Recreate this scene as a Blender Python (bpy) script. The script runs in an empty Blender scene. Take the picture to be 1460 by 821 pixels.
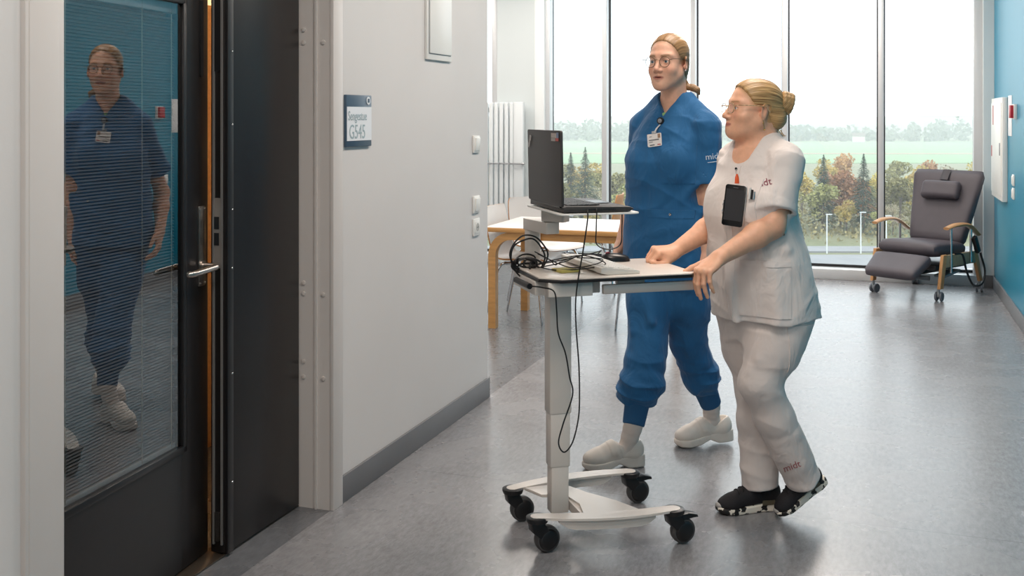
import bpy, bmesh, math, random
import numpy as np
from mathutils import Vector, Matrix, Euler
from mathutils.bvhtree import BVHTree
random.seed(7)
np.random.seed(7)
S = bpy.context.scene
COL = S.collection
PI = math.pi

# ---------------------------------------------------------------- camera
FPX, HZ, EYE, YAW = 1500.0, 165.0, 1.5, math.radians(19.1)
CA, SA = math.cos(YAW), math.sin(YAW)
cam_d = bpy.data.cameras.new('camera')
cam = bpy.data.objects.new('camera', cam_d)
COL.objects.link(cam)
cam.location = (0, 0, EYE)
cam.rotation_euler = (PI / 2, 0, YAW)
cam_d.sensor_width = 36
cam_d.lens = FPX * 36 / 1460
cam_d.shift_y = -(410.5 - HZ) / 1460
cam_d.clip_end = 5000
cam_d.clip_start = .05
S.camera = cam

# ---------------------------------------------------------------- exposure, sky, lamps
S.view_settings.view_transform = 'Standard'
S.view_settings.look = 'None'
S.view_settings.exposure = 0.0
S.view_settings.gamma = 1.0
S.view_settings.use_curve_mapping = False
S.cycles.use_denoising = True
S.cycles.max_bounces = 10
S.cycles.diffuse_bounces = 5
S.cycles.transparent_max_bounces = 16
S.cycles.caustics_reflective = False
S.cycles.caustics_refractive = False
S.cycles.sample_clamp_indirect = 6
S.cycles.volume_bounces = 2

world = bpy.data.worlds.new('overcast')
S.world = world
world.use_nodes = True
wn = world.node_tree
bg = wn.nodes['Background']
tc = wn.nodes.new('ShaderNodeTexCoord')
nz = wn.nodes.new('ShaderNodeTexNoise')
nz.inputs['Scale'].default_value = 2.2
nz.inputs['Detail'].default_value = 4
cr = wn.nodes.new('ShaderNodeValToRGB')
cr.color_ramp.elements[0].color = (.86, .91, 1.0, 1)
cr.color_ramp.elements[1].color = (.95, .98, 1.0, 1)
wn.links.new(tc.outputs['Generated'], nz.inputs['Vector'])
wn.links.new(nz.outputs['Fac'], cr.inputs['Fac'])
wn.links.new(cr.outputs['Color'], bg.inputs['Color'])
bg.inputs['Strength'].default_value = 2.6

def lamp_area(name, loc, sx, sy, watts, col=(1, .95, .88), rot=(0, 0, 0)):
    d = bpy.data.lights.new(name, 'AREA')
    d.shape = 'RECTANGLE'; d.size = sx; d.size_y = sy; d.energy = watts; d.color = col
    o = bpy.data.objects.new(name, d); COL.objects.link(o)
    o.location = loc; o.rotation_euler = rot
    return o

CEIL = 3.15
for yy in (-2.6, -.2, 2.2, 4.6, 7.0, 9.2):
    lamp_area('ceiling_light', (-.5, yy, CEIL - .03), .6, 1.2, 44, (1, .87, .77))
for xx, yy in ((-4.6, 6.6), (-2.9, 6.6), (-4.6, 8.8), (-2.9, 8.8)):
    lamp_area('ceiling_light', (xx, yy, CEIL - .03), .6, 1.2, 32, (1, .91, .83))
rl = bpy.data.lights.new('room_lamp', 'POINT'); rl.energy = 110; rl.color = (1, .68, .38); rl.shadow_soft_size = .15
rlo = bpy.data.objects.new('room_lamp', rl); COL.objects.link(rlo); rlo.location = (-4.2, 3.9, 2.6)

# ---------------------------------------------------------------- helpers
def C2W(X, Z, h=0.0):
    return Vector((X * CA - Z * SA, X * SA + Z * CA, h))
def PX(px, py, z):
    return C2W((px - 730) / FPX * z, z, EYE - (py - HZ) / FPX * z)
def CP(px, py, z):                       # camera-aligned frame (right, away, up)
    return np.array(((px - 730) / FPX * z, z, EYE - (py - HZ) / FPX * z))

def lin(c):
    if isinstance(c, str):
        c = tuple(int(c[i:i + 2], 16) for i in (0, 2, 4))
    return tuple(((v / 255) / 12.92 if v / 255 <= .04045 else ((v / 255 + .055) / 1.055) ** 2.4) for v in c) + (1,)

MATS = {}
def M(name, c, rough=.5, metal=0., var=0.0, vscale=6., bump=0., bscale=80., coat=0., spec=.5, sss=0., sheen=0.,
      stretch=None, attr=None, trans=0., emis=0., c2=None, bdist=.002):
    m = bpy.data.materials.new(name); m.use_nodes = True
    nt = m.node_tree; n = nt.nodes; L = nt.links
    b = n['Principled BSDF']
    col = lin(c)
    b.inputs['Base Color'].default_value = col
    b.inputs['Roughness'].default_value = rough
    b.inputs['Metallic'].default_value = metal
    b.inputs['Specular IOR Level'].default_value = spec
    b.inputs['Coat Weight'].default_value = coat
    b.inputs['Sheen Weight'].default_value = sheen
    if sss:
        b.inputs['Subsurface Weight'].default_value = sss
        b.inputs['Subsurface Radius'].default_value = (1, .35, .2)
        b.inputs['Subsurface Scale'].default_value = .006
    if trans:
        b.inputs['Transmission Weight'].default_value = trans
    if emis:
        b.inputs['Emission Color'].default_value = col
        b.inputs['Emission Strength'].default_value = emis
    tcn = None
    def coord():
        t = n.new('ShaderNodeTexCoord')
        if stretch:
            mp = n.new('ShaderNodeMapping'); mp.inputs['Scale'].default_value = stretch
            L.new(t.outputs['Object'], mp.inputs['Vector']); return mp.outputs['Vector']
        return t.outputs['Object']
    src = None
    if attr:
        a = n.new('ShaderNodeAttribute'); a.attribute_name = attr; src = a.outputs['Color']
        L.new(src, b.inputs['Base Color'])
    if var or c2:
        v = coord()
        t = n.new('ShaderNodeTexNoise'); t.inputs['Scale'].default_value = vscale; t.inputs['Detail'].default_value = 6
        L.new(v, t.inputs['Vector'])
        if c2:
            r = n.new('ShaderNodeValToRGB')
            r.color_ramp.elements[0].position = .35; r.color_ramp.elements[1].position = .65
            r.color_ramp.elements[0].color = col; r.color_ramp.elements[1].color = lin(c2)
            L.new(t.outputs['Fac'], r.inputs['Fac']); L.new(r.outputs['Color'], b.inputs['Base Color'])
        else:
            mr = n.new('ShaderNodeMapRange'); mr.inputs[1].default_value = .3; mr.inputs[2].default_value = .7
            mr.inputs[3].default_value = 1 - var; mr.inputs[4].default_value = 1 + var
            L.new(t.outputs['Fac'], mr.inputs[0])
            mx = n.new('ShaderNodeMix'); mx.data_type = 'RGBA'; mx.blend_type = 'MULTIPLY'; mx.inputs[0].default_value = 1
            if src is not None: L.new(src, mx.inputs[6])
            else: mx.inputs[6].default_value = col
            L.new(mr.outputs[0], mx.inputs[7]); L.new(mx.outputs[2], b.inputs['Base Color'])
    if bump:
        v = coord()
        t = n.new('ShaderNodeTexNoise'); t.inputs['Scale'].default_value = bscale; t.inputs['Detail'].default_value = 4
        L.new(v, t.inputs['Vector'])
        bp = n.new('ShaderNodeBump'); bp.inputs['Strength'].default_value = bump; bp.inputs['Distance'].default_value = bdist
        L.new(t.outputs['Fac'], bp.inputs['Height']); L.new(bp.outputs['Normal'], b.inputs['Normal'])
    MATS[name] = m
    return m

def glass_mat(name, tint, refl, ior=1.5, rough=0.0):
    """flat pane: mirror part grows by fresnel, the rest passes straight through with a tint"""
    m = bpy.data.materials.new(name); m.use_nodes = True
    nt = m.node_tree; n = nt.nodes; L = nt.links
    for x in list(n):
        if x.type == 'BSDF_PRINCIPLED': n.remove(x)
    out = [x for x in n if x.type == 'OUTPUT_MATERIAL'][0]
    tr = n.new('ShaderNodeBsdfTransparent'); tr.inputs['Color'].default_value = tint
    gl = n.new('ShaderNodeBsdfGlossy'); gl.inputs['Roughness'].default_value = rough
    fr = n.new('ShaderNodeFresnel'); fr.inputs['IOR'].default_value = ior
    ad = n.new('ShaderNodeMath'); ad.operation = 'ADD'; ad.use_clamp = True; ad.inputs[1].default_value = refl
    mx = n.new('ShaderNodeMixShader')
    ge = n.new('ShaderNodeNewGeometry'); fm = n.new('ShaderNodeMath'); fm.operation = 'SUBTRACT'; fm.inputs[0].default_value = 1
    ml = n.new('ShaderNodeMath'); ml.operation = 'MULTIPLY'
    L.new(ge.outputs['Backfacing'], fm.inputs[1]); L.new(fr.outputs[0], ad.inputs[0])
    L.new(ad.outputs[0], ml.inputs[0]); L.new(fm.outputs[0], ml.inputs[1]); L.new(ml.outputs[0], mx.inputs[0])
    L.new(tr.outputs[0], mx.inputs[1]); L.new(gl.outputs[0], mx.inputs[2]); L.new(mx.outputs[0], out.inputs['Surface'])
    return m

def tag(o, label=None, cat=None, group=None, kind=None):
    if label: o['label'] = label
    if cat: o['category'] = cat
    if group: o['group'] = group
    if kind: o['kind'] = kind
    return o
def empty(name, loc=(0, 0, 0), rz=0., parent=None):
    o = bpy.data.objects.new(name, None); COL.objects.link(o)
    o.location = loc; o.rotation_euler = (0, 0, rz); o.empty_display_size = .1
    if parent: o.parent = parent
    return o
def mesh_obj(name, me, mat, parent=None):
    o = bpy.data.objects.new(name, me); COL.objects.link(o)
    if mat is not None:
        for mm in (mat if isinstance(mat, (list, tuple)) else [mat]): me.materials.append(mm)
    if parent: o.parent = parent
    return o
def copy_tree(o, parent=None):
    c = o.copy(); COL.objects.link(c)
    if parent: c.parent = parent
    for ch in list(o.children): copy_tree(ch, c)
    return c

def catmull(pts, n=8, closed=False):
    P = [Vector(p) for p in pts]
    if len(P) < 3: return P
    out = []
    N = len(P)
    rng = range(N if closed else N - 1)
    for i in rng:
        p1, p2 = P[i], P[(i + 1) % N]
        p0 = P[i - 1] if (i > 0 or closed) else p1 * 2 - p2
        p3 = P[(i + 2) % N] if (i + 2 < N or closed) else p2 * 2 - p1
        for k in range(n):
            t = k / n
            out.append(.5 * ((2 * p1) + (p2 - p0) * t + (2 * p0 - 5 * p1 + 4 * p2 - p3) * t * t + (3 * p1 - p0 - 3 * p2 + p3) * t ** 3))
    if not closed: out.append(P[-1])
    return out

class MB:
    def __init__(s): s.bm = bmesh.new()
    def _mi(s, faces, mi):
        for f in faces: f.material_index = mi
    def box(s, c, size, rot=None, bevel=0., seg=2, mi=0):
        r = bmesh.ops.create_cube(s.bm, size=1.0)
        vs = r['verts']
        for v in vs: v.co = Vector((v.co.x * size[0], v.co.y * size[1], v.co.z * size[2]))
        fs = list({f for v in vs for f in v.link_faces})
        if bevel:
            es = list({e for v in vs for e in v.link_edges})
            rr = bmesh.ops.bevel(s.bm, geom=es, offset=bevel, segments=seg, affect='EDGES', profile=.5)
            fs = rr['faces'] + [f for f in fs if f.is_valid]
            vs = list({v for f in fs for v in f.verts})
        m = Matrix.Translation(Vector(c))
        if rot is not None: m = m @ (rot.to_4x4() if isinstance(rot, Matrix) else Euler(rot).to_matrix().to_4x4())
        for v in vs: v.co = m @ v.co
        s._mi(set(fs), mi)
        return s
    def rings(s, rings, cap=True, closed=False, mi=0):
        R = [[s.bm.verts.new(Vector(p)) for p in ring] for ring in rings]
        n = len(R[0]); fs = []
        K = len(R)
        for i in range(K if closed else K - 1):
            A, B = R[i], R[(i + 1) % K]
            for j in range(n):
                try: fs.append(s.bm.faces.new((A[j], A[(j + 1) % n], B[(j + 1) % n], B[j])))
                except ValueError: pass
        if cap and not closed:
            for ring in (list(reversed(R[0])), R[-1]):
                try: fs.append(s.bm.faces.new(ring))
                except ValueError: pass
        s._mi(fs, mi)
        return s
    def tube(s, pts, r, n=10, smooth=0, closed=False, flat=None, mi=0, cap=True):
        P = [Vector(p) for p in pts]
        K0 = len(P)
        if smooth: P = catmull(P, smooth, closed)
        K = len(P)
        rs = r if isinstance(r, (list, tuple)) else [r] * K
        if len(rs) != K:
            rs = [float(np.interp(i / (K - 1), np.linspace(0, 1, len(rs)), rs)) for i in range(K)]
        rings = []; up = None
        for i in range(K):
            a = P[i - 1] if (i > 0 or closed) else P[i]
            b = P[(i + 1) % K] if (i < K - 1 or closed) else P[i]
            t = (b - a)
            t = t.normalized() if t.length > 1e-9 else Vector((0, 0, 1))
            if up is None:
                up = Vector((0, 0, 1)) if abs(t.z) < .9 else Vector((1, 0, 0))
            x = t.cross(up)
            if x.length < 1e-6: x = t.orthogonal()
            x.normalize(); up = x.cross(t).normalized()
            fx, fy = (1, 1) if flat is None else flat
            rings.append([P[i] + (x * math.cos(q) * fx + up * math.sin(q) * fy) * rs[i] for q in (2 * PI * k / n for k in range(n))])
        return s.rings(rings, cap=cap, closed=closed, mi=mi)
    def cyl(s, a, b, r, r2=None, n=20, mi=0):
        return s.tube([a, b], [r, r if r2 is None else r2], n=n, mi=mi)
    def lathe(s, prof, n=24, mat=None, mi=0):
        mm = mat or Matrix.Identity(4)
        rings = [[mm @ Vector((max(r, 1e-5) * math.cos(q), max(r, 1e-5) * math.sin(q), z)) for q in (2 * PI * k / n for k in range(n))] for r, z in prof]
        return s.rings(rings, cap=True, mi=mi)
    def prism(s, poly, z0, z1, mat=None, bevel=0., seg=2, mi=0):
        mm = mat or Matrix.Identity(4)
        bot = [s.bm.verts.new(Vector((p[0], p[1], z0))) for p in poly]
        top = [s.bm.verts.new(Vector((p[0], p[1], z1))) for p in poly]
        n = len(poly); fs = [s.bm.faces.new(list(reversed(bot))), s.bm.faces.new(top)]
        for j in range(n): fs.append(s.bm.faces.new((bot[j], bot[(j + 1) % n], top[(j + 1) % n], top[j])))
        vs = bot + top
        if bevel:
            es = [e for e in set(fs[0].edges) | set(fs[1].edges)]
            rr = bmesh.ops.bevel(s.bm, geom=es, offset=bevel, segments=seg, affect='EDGES', profile=.5)
            fs = rr['faces'] + [f for f in fs if f.is_valid]
            vs = list({v for f in fs for v in f.verts} | {v for v in vs if v.is_valid})
        for v in vs: v.co = mm @ v.co
        s._mi([f for f in fs if f.is_valid], mi)
        return s
    def sphere(s, c, r, n=16, mi=0, rot=None):
        r = r if isinstance(r, (list, tuple)) else (r, r, r)
        g = bmesh.ops.create_uvsphere(s.bm, u_segments=n, v_segments=max(6, n * 2 // 3), radius=1)
        for v in g['verts']:
            q = Vector((v.co.x * r[0], v.co.y * r[1], v.co.z * r[2]))
            if rot is not None: q = rot @ q
            v.co = q + Vector(c)
        s._mi({f for v in g['verts'] for f in v.link_faces}, mi)
        return s
    def xf(s, m):
        for v in s.bm.verts: v.co = m @ v.co
        return s
    def build(s, name, mat, parent=None, angle=38, flat=False):
        bmesh.ops.recalc_face_normals(s.bm, faces=s.bm.faces)
        ca = math.radians(angle)
        for f in s.bm.faces: f.smooth = not flat
        for e in s.bm.edges:
            if len(e.link_faces) == 2 and e.calc_face_angle(0) > ca: e.smooth = False
        me = bpy.data.meshes.new(name); s.bm.to_mesh(me); s.bm.free()
        return mesh_obj(name, me, mat, parent)

def np_obj(name, V, F, mat, parent=None, smooth=True):
    me = bpy.data.meshes.new(name)
    me.from_pydata([tuple(v) for v in np.asarray(V, float)], [], [tuple(int(i) for i in f) for f in F])
    if smooth: me.polygons.foreach_set('use_smooth', [True] * len(me.polygons))
    me.update()
    return mesh_obj(name, me, mat, parent)

def text_mesh(txt, size=1.0, extrude=0.0, res=3):
    c = bpy.data.curves.new('lettering', 'FONT'); c.body = txt; c.size = size; c.extrude = extrude
    c.align_x = 'CENTER'; c.align_y = 'CENTER'; c.resolution_u = res
    o = bpy.data.objects.new('lettering', c); COL.objects.link(o)
    dg = bpy.context.evaluated_depsgraph_get(); dg.update()
    me = bpy.data.meshes.new_from_object(o.evaluated_get(dg))
    bpy.data.objects.remove(o); bpy.data.curves.remove(c)
    me.materials.clear()
    return me
def text_obj(name, txt, size, mat, m4, parent=None, squeeze=1.0):
    me = text_mesh(txt, size, .0004)
    for v in me.vertices: v.co = m4 @ Vector((v.co.x * squeeze, v.co.y, v.co.z))
    return mesh_obj(name, me, mat, parent)
def frame3(o, x, y, z):
    m = Matrix.Identity(4)
    for i, a in enumerate((Vector(x).normalized(), Vector(y).normalized(), Vector(z).normalized())):
        for j in range(3): m[j][i] = a[j]
    m.translation = Vector(o)
    return m
def rrect(w, h, r, n=5, cx=0, cy=0):
    out = []
    for sx, sy, a0 in ((1, 1, 0), (-1, 1, 90), (-1, -1, 180), (1, -1, 270)):
        for k in range(n + 1):
            a = math.radians(a0 + 90 * k / n)
            out.append((cx + sx * (w / 2 - r) + r * math.cos(a), cy + sy * (h / 2 - r) + r * math.sin(a)))
    return out

# ---------------------------------------------------------------- materials
wall_m = M('white_paint', 'd3d0ce', .55, var=.025, vscale=2.2, bump=.08, bscale=160)
ceil_m = M('ceiling_paint', 'e9e8e4', .8)
frame_m = M('cream_steel', 'd0cac6', .42, var=.02, vscale=3)
teal_m = M('teal_paint', '0b7f9d', .36, var=.05, vscale=1.5, bump=.05, bscale=220)
skirt_m = M('grey_skirting', '6f7073', .45, var=.05, vscale=5)
alu_m = M('light_aluminium', 'cfd1d3', .38, metal=.25)
gask_m = M('dark_gasket', '17181c', .5)
blackdoor_m = M('black_laminate', '1e1b1b', .34, var=.1, vscale=30, bump=.04, bscale=300)
blackmet_m = M('black_metal', '1b1b1d', .38)
steel_m = M('brushed_steel', 'b3aca6', .28, metal=1, var=.08, vscale=40, stretch=(1, 1, 8))
chrome_m = M('chrome', 'd8dadc', .12, metal=1)
whitepl_m = M('white_plastic', 'e8e7e3', .35)
greypl_m = M('grey_plastic', '8d9096', .4)
blackpl_m = M('black_plastic', '131316', .38)
cable_m = M('black_cable', '0e0e10', .45)
cart_m = M('cart_white_steel', 'd9d2cb', .35, var=.02, vscale=8)
wood_m = M('beech_veneer', 'c8955a', .42, var=.12, vscale=5, stretch=(1.5, 12, 12))
birch_m = M('chair_ply', 'b58050', .45, var=.12, vscale=6, stretch=(8, 1.5, 8))
lam_m = M('white_laminate', 'd2cecb', .33)

# ================================================================ STRUCTURE
XL, XR, YW = -1.96, .97, 10.15            # left wall face, teal wall face, window wall
def struct(o): return tag(o, kind='structure')

def floor_mat(name, c, c2, seams):
    m = bpy.data.materials.new(name); m.use_nodes = True
    n = m.node_tree.nodes; L = m.node_tree.links; b = n['Principled BSDF']
    t = n.new('ShaderNodeTexCoord')
    mp = n.new('ShaderNodeMapping'); mp.inputs['Scale'].default_value = (1, .35, 1)
    L.new(t.outputs['Object'], mp.inputs['Vector'])
    n1 = n.new('ShaderNodeTexNoise'); n1.inputs['Scale'].default_value = 55; n1.inputs['Detail'].default_value = 8; n1.inputs['Roughness'].default_value = .75
    L.new(mp.outputs[0], n1.inputs['Vector'])
    n2 = n.new('ShaderNodeTexNoise'); n2.inputs['Scale'].default_value = 3; n2.inputs['Detail'].default_value = 5
    L.new(t.outputs['Object'], n2.inputs['Vector'])
    r = n.new('ShaderNodeValToRGB'); r.color_ramp.elements[0].position = .36; r.color_ramp.elements[1].position = .64
    r.color_ramp.elements[0].color = lin(c); r.color_ramp.elements[1].color = lin(c2)
    L.new(n1.outputs['Fac'], r.inputs['Fac'])
    mx = n.new('ShaderNodeMix'); mx.data_type = 'RGBA'; mx.blend_type = 'MULTIPLY'; mx.inputs[0].default_value = 1
    mr = n.new('ShaderNodeMapRange'); mr.inputs[1].default_value = .3; mr.inputs[2].default_value = .7; mr.inputs[3].default_value = .88; mr.inputs[4].default_value = 1.08
    L.new(n2.outputs['Fac'], mr.inputs[0]); L.new(r.outputs[0], mx.inputs[6]); L.new(mr.outputs[0], mx.inputs[7])
    last = mx.outputs[2]
    if seams:                                        # welded joints between the vinyl rolls, every 2 m
        sp = n.new('ShaderNodeSeparateXYZ'); L.new(t.outputs['Object'], sp.inputs[0])
        a = n.new('ShaderNodeMath'); a.operation = 'PINGPONG'; a.inputs[1].default_value = 1.0
        s0 = n.new('ShaderNodeMath'); s0.operation = 'ADD'; s0.inputs[1].default_value = 3.92
        L.new(sp.outputs['Y'], s0.inputs[0]); L.new(s0.outputs[0], a.inputs[0])
        lt = n.new('ShaderNodeMath'); lt.operation = 'LESS_THAN'; lt.inputs[1].default_value = .0022
        L.new(a.outputs[0], lt.inputs[0])
        m2 = n.new('ShaderNodeMix'); m2.data_type = 'RGBA'; m2.inputs[7].default_value = lin('4e5154')
        ml = n.new('ShaderNodeMath'); ml.operation = 'MULTIPLY'; ml.inputs[1].default_value = .6
        L.new(lt.outputs[0], ml.inputs[0]); L.new(ml.outputs[0], m2.inputs[0]); L.new(last, m2.inputs[6]); last = m2.outputs[2]
    L.new(last, b.inputs['Base Color']); b.inputs['Specular IOR Level'].default_value = .8
    rr = n.new('ShaderNodeMapRange'); rr.inputs[1].default_value = .3; rr.inputs[2].default_value = .7; rr.inputs[3].default_value = .25; rr.inputs[4].default_value = .29
    L.new(n2.outputs['Fac'], rr.inputs[0]); L.new(rr.outputs[0], b.inputs['Roughness'])
    bp = n.new('ShaderNodeBump'); bp.inputs['Strength'].default_value = .12; bp.inputs['Distance'].default_value = .001
    L.new(n1.outputs['Fac'], bp.inputs['Height']); L.new(bp.outputs[0], b.inputs['Normal'])
    return m
vinyl_m = floor_mat('grey_vinyl', '77777a', '929295', True)
vinyl2_m = floor_mat('dark_grey_vinyl', '5c5e62', '6f7175', False)

def slab(name, x0, x1, y0, y1, z0, z1, mat, bevel=0.):
    return struct(MB().box(((x0 + x1) / 2, (y0 + y1) / 2, (z0 + z1) / 2), (x1 - x0, y1 - y0, z1 - z0), bevel=bevel).build(name, mat))

slab('floor', XL, 1.1, -4.1, YW + .2, -.1, 0, vinyl_m)
slab('floor_left', -7.2, XL, -4.1, YW + .2, -.1, 0, vinyl2_m)
slab('ceiling', -7.2, 1.1, -4.1, YW + .2, CEIL, CEIL + .1, ceil_m)
slab('wall_right', XR, XR + .12, -4.1, YW + .2, 0, CEIL, teal_m)
slab('wall_back', -7.2, 1.1, -4.22, -4.1, 0, CEIL, wall_m)
slab('wall_far_left', -7.32, -7.2, -4.1, YW + .2, 0, CEIL, wall_m)
slab('wall_left_near', XL - .16, XL, -4.1, 2.03, 0, CEIL, wall_m)
slab('wall_left', XL - .16, XL, 3.62, 5.26, 0, CEIL, wall_m)
slab('wall_left_over_door', XL - .16, XL, 2.03, 3.62, 2.62, CEIL, wall_m)
slab('wall_left_return', -7.2, XL - .16, 5.10, 5.26, 0, CEIL, wall_m)
room_m = M('warm_room_paint', 'd9c8b0', .6)
slab('wall_room', -4.9, -4.8, -.2, 5.10, 0, CEIL, room_m)
slab('wall_room_near', -4.8, XL - .16, -.3, -.2, 0, CEIL, room_m)
# baseboards
slab('baseboard_left', XL, XL + .012, 3.62, 5.27, 0, .105, skirt_m, .003)
slab('baseboard_right', XR - .014, XR, -4.1, YW - .12, 0, .11, skirt_m, .003)
# window wall piers
pier_m = M('pale_pier_paint', 'd3dadb', .5)
slab('wall_window_left', -3.66, -3.25, YW - .05, YW + .2, 0, CEIL, pier_m)
slab('wall_window_right', .885, XR, YW - .12, YW + .2, 0, CEIL, pier_m)
slab('wall_window_far', -7.2, -4.9, YW - .05, YW + .2, 0, CEIL, pier_m)
slab('baseboard_window', .885, XR, YW - .132, YW - .12, 0, .11, skirt_m, .003)

pane_m = glass_mat('window_glass', (.93, .96, .95, 1), .02, 1.45)
def window(name, xs, left_trim=True):
    r = struct(empty(name, (0, YW, 0)))
    lo, hi = .095, CEIL
    m = MB().box(((xs[0] + xs[-1]) / 2, .02, lo / 2), (xs[-1] - xs[0] + .12, .20, lo), bevel=.004)
    m.build('sill', alu_m, r)
    for i, x in enumerate(xs):
        end = i in (0, len(xs) - 1)
        m = MB().box((x, .035, (lo + hi) / 2), (.05 if not end else .075, .11, hi - lo), bevel=.003)
        m.box((x, .14, (lo + hi) / 2), (.05, .07, hi - lo), mi=1)
        m.build('mullion', [alu_m, gask_m], r)
    for i in range(len(xs) - 1):
        x0, x1 = xs[i] + .025, xs[i + 1] - .025
        m = MB()
        for xx in (x0 + .006, x1 - .006): m.box((xx, .1, (lo + hi) / 2), (.012, .03, hi - lo))
        for zz in (lo + .012, hi - .012): m.box(((x0 + x1) / 2, .1, zz), (x1 - x0, .03, .024))
        m.build('gasket', gask_m, r)
        MB().box(((x0 + x1) / 2, .1, (lo + hi) / 2), (x1 - x0 - .03, .012, hi - lo - .03)).build('pane', pane_m, r)
    return r
window('window_1', [-3.145, -2.543, -1.669, -.81, .04, .852])
window('window_2', [-4.87, -4.28, -3.69])
slab('trim_1', -3.25, -3.15, YW - .07, YW + .16, .09, CEIL, M('white_reveal', 'e8ecec', .45), .003)

# vertical radiator of tall tubes on the pale pier
rad_m = M('white_enamel', 'dfe4e6', .3)
rad = empty('radiator', (-3.55, YW - .145, 0))
tag(rad, 'tall white vertical tube radiator on the pale pier by the table', 'radiator')
for k in range(6):
    MB().box((-.19 + k * .055, 0, 1.01), (.042, .05, 1.25), bevel=.012, seg=3).build('radiator_tube', rad_m, rad)
MB().box((.16, .0, 1.01), (.10, .06, 1.26), bevel=.008).build('side_panel', rad_m, rad)
for zz in (1.56, .46): MB().box((-.05, .035, zz), (.35, .03, .05), bevel=.005).box((-.05, .07, zz), (.05, .06, .04)).build('header', rad_m, rad)
MB().tube([(-.22, -.06, 1.02), (.24, -.06, 1.02)], .009, n=8).box((.22, -.045, 1.02), (.03, .05, .022), bevel=.004).box((-.2, -.035, 1.02), (.02, .05, .02), bevel=.004).build('towel_rail', chrome_m, rad)

# ---------------------------------------------------------------- door opening in the left wall
fr = struct(empty('trim_2', (0, 0, 0)))
XD = -2.09                                        # plane of the leaves
m = MB().box((XL - .06, 2.085, 1.31), (.15, .13, 2.62), bevel=.004).box((XL + .009, 2.08, 1.31), (.018, .10, 2.62), bevel=.004)
m.build('jamb', frame_m, fr)
m = MB().box((XL - .095, 3.586, 1.31), (.19, .07, 2.62)).box((XL + .006, 3.5865, 1.31), (.018, .075, 2.62), bevel=.003)
m.box((XL - .06, 3.547, 1.31), (.008, .008, 2.62))
m.build('jamb', frame_m, fr)
MB().box((XL - .06, 2.85, 2.60), (.15, 1.5, .08), bevel=.004).build('head_jamb', frame_m, fr)
cap_m = M('cream_cap', 'cdc6c1', .5)
for zz in (1.83, 1.78, .86, .82, .56, .5):
    for xo in (-.115, -.03):
        if xo == -.03 and zz in (1.83, .86, .56): continue
        MB().lathe([(0, 0), (.009, 0), (.009, .003), (.006, .004), (0, .004)], 14, frame3((XL + xo, 3.55, zz), (1, 0, 0), (0, 0, 1), (0, -1, 0))).build('screw_cap', cap_m, fr)
slab('trim_3', XD - .09, XD - .005, 2.14, 3.55, 0, .006, M('dark_threshold', '3a332c', .35), .002)

# side leaf: y 3.06 .. 3.55
d2 = struct(empty('door_2', (XD, 3.545, 0)))
MB().box((-.03, -.243, 1.29), (.06, .480, 2.56), bevel=.003).build('leaf', blackdoor_m, d2)
MB().box((.004, -.468, 1.29), (.012, .034, 2.56), bevel=.002).build('edge_strip', blackmet_m, d2)
m = MB()
for zz in (.25, .62, .98, 1.18, 1.47, 1.72, 1.95): m.sphere((.011, -.462, zz), .004, 8)
m.build('rivet', chrome_m, d2)
M('grey_seal', '9a9794', .4, metal=.5)
for xx in (-.014, -.046): MB().box((xx, -.4865, 1.29), (.0065, .006, 2.5)).build('seal_strip', MATS['grey_seal'], d2)
kp = MB().prism(rrect(.036, .24, .012), 0, .004, frame3((-.033, -.4835, 1.10), (1, 0, 0), (0, 0, 1), (0, -1, 0))).build('strike_plate', M('satin_steel', 'a39c96', .45, metal=.55), d2)
MB().box((-.033, -.4885, 1.135), (.018, .004, .042)).box((-.033, -.4885, 1.08), (.018, .004, .042)).build('latch_slot', blackmet_m, kp)
MB().prism(rrect(.030, .26, .012), 0, .004, frame3((-.033, -.4835, 1.78), (1, 0, 0), (0, 0, 1), (0, -1, 0))).build('flush_bolt_plate', blackmet_m, d2)
MB().prism(rrect(.026, .10, .01), 0, .005, frame3((-.033, -.4835, .10), (1, 0, 0), (0, 0, 1), (0, -1, 0))).build('floor_bolt', steel_m, d2)

# main leaf with the glazed blind; hinged at the near jamb, standing slightly ajar into the room
DANG = math.radians(4.6)
d1 = struct(empty('door_1', (XD, 2.155, 0), DANG))
LW = .912
GY0, GY1, GZ0, GZ1 = .055, .752, .412, 1.872
m = MB()
m.box((-.03, GY0 / 2, 1.29), (.06, GY0, 2.56), bevel=.002).box((-.03, (GY1 + LW) / 2, 1.29), (.06, LW - GY1, 2.56), bevel=.002)
m.box((-.03, (GY0 + GY1) / 2, (.012 + GZ0) / 2), (.0598, GY1 - GY0, GZ0 - .012)).box((-.03, (GY0 + GY1) / 2, (GZ1 + 2.57) / 2), (.0598, GY1 - GY0, 2.57 - GZ1))
m.build('leaf', blackdoor_m, d1)
m = MB(); t = .02
for yy in (GY0 - .004, GY1 + .004): m.box((.004, yy, (GZ0 + GZ1) / 2), (.014, .022, GZ1 - GZ0 + .03), bevel=.003)
for zz in (GZ0 - .004, GZ1 + .004): m.box((.004, (GY0 + GY1) / 2, zz), (.014, GY1 - GY0 + .03, .022), bevel=.003)
m.build('glazing_bead', blackmet_m, d1)
doorglass_m = glass_mat('coated_door_glass', (.80, .83, .85, 1), .20, 1.5)
MB().box((-.004, (GY0 + GY1) / 2, (GZ0 + GZ1) / 2), (.006, GY1 - GY0, GZ1 - GZ0)).build('glass_pane', doorglass_m, d1)
slat_m = M('grey_slat', '6a6562', .5)
m = MB()
nsl = int((GZ1 - GZ0 - .075) / .0098)
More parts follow.
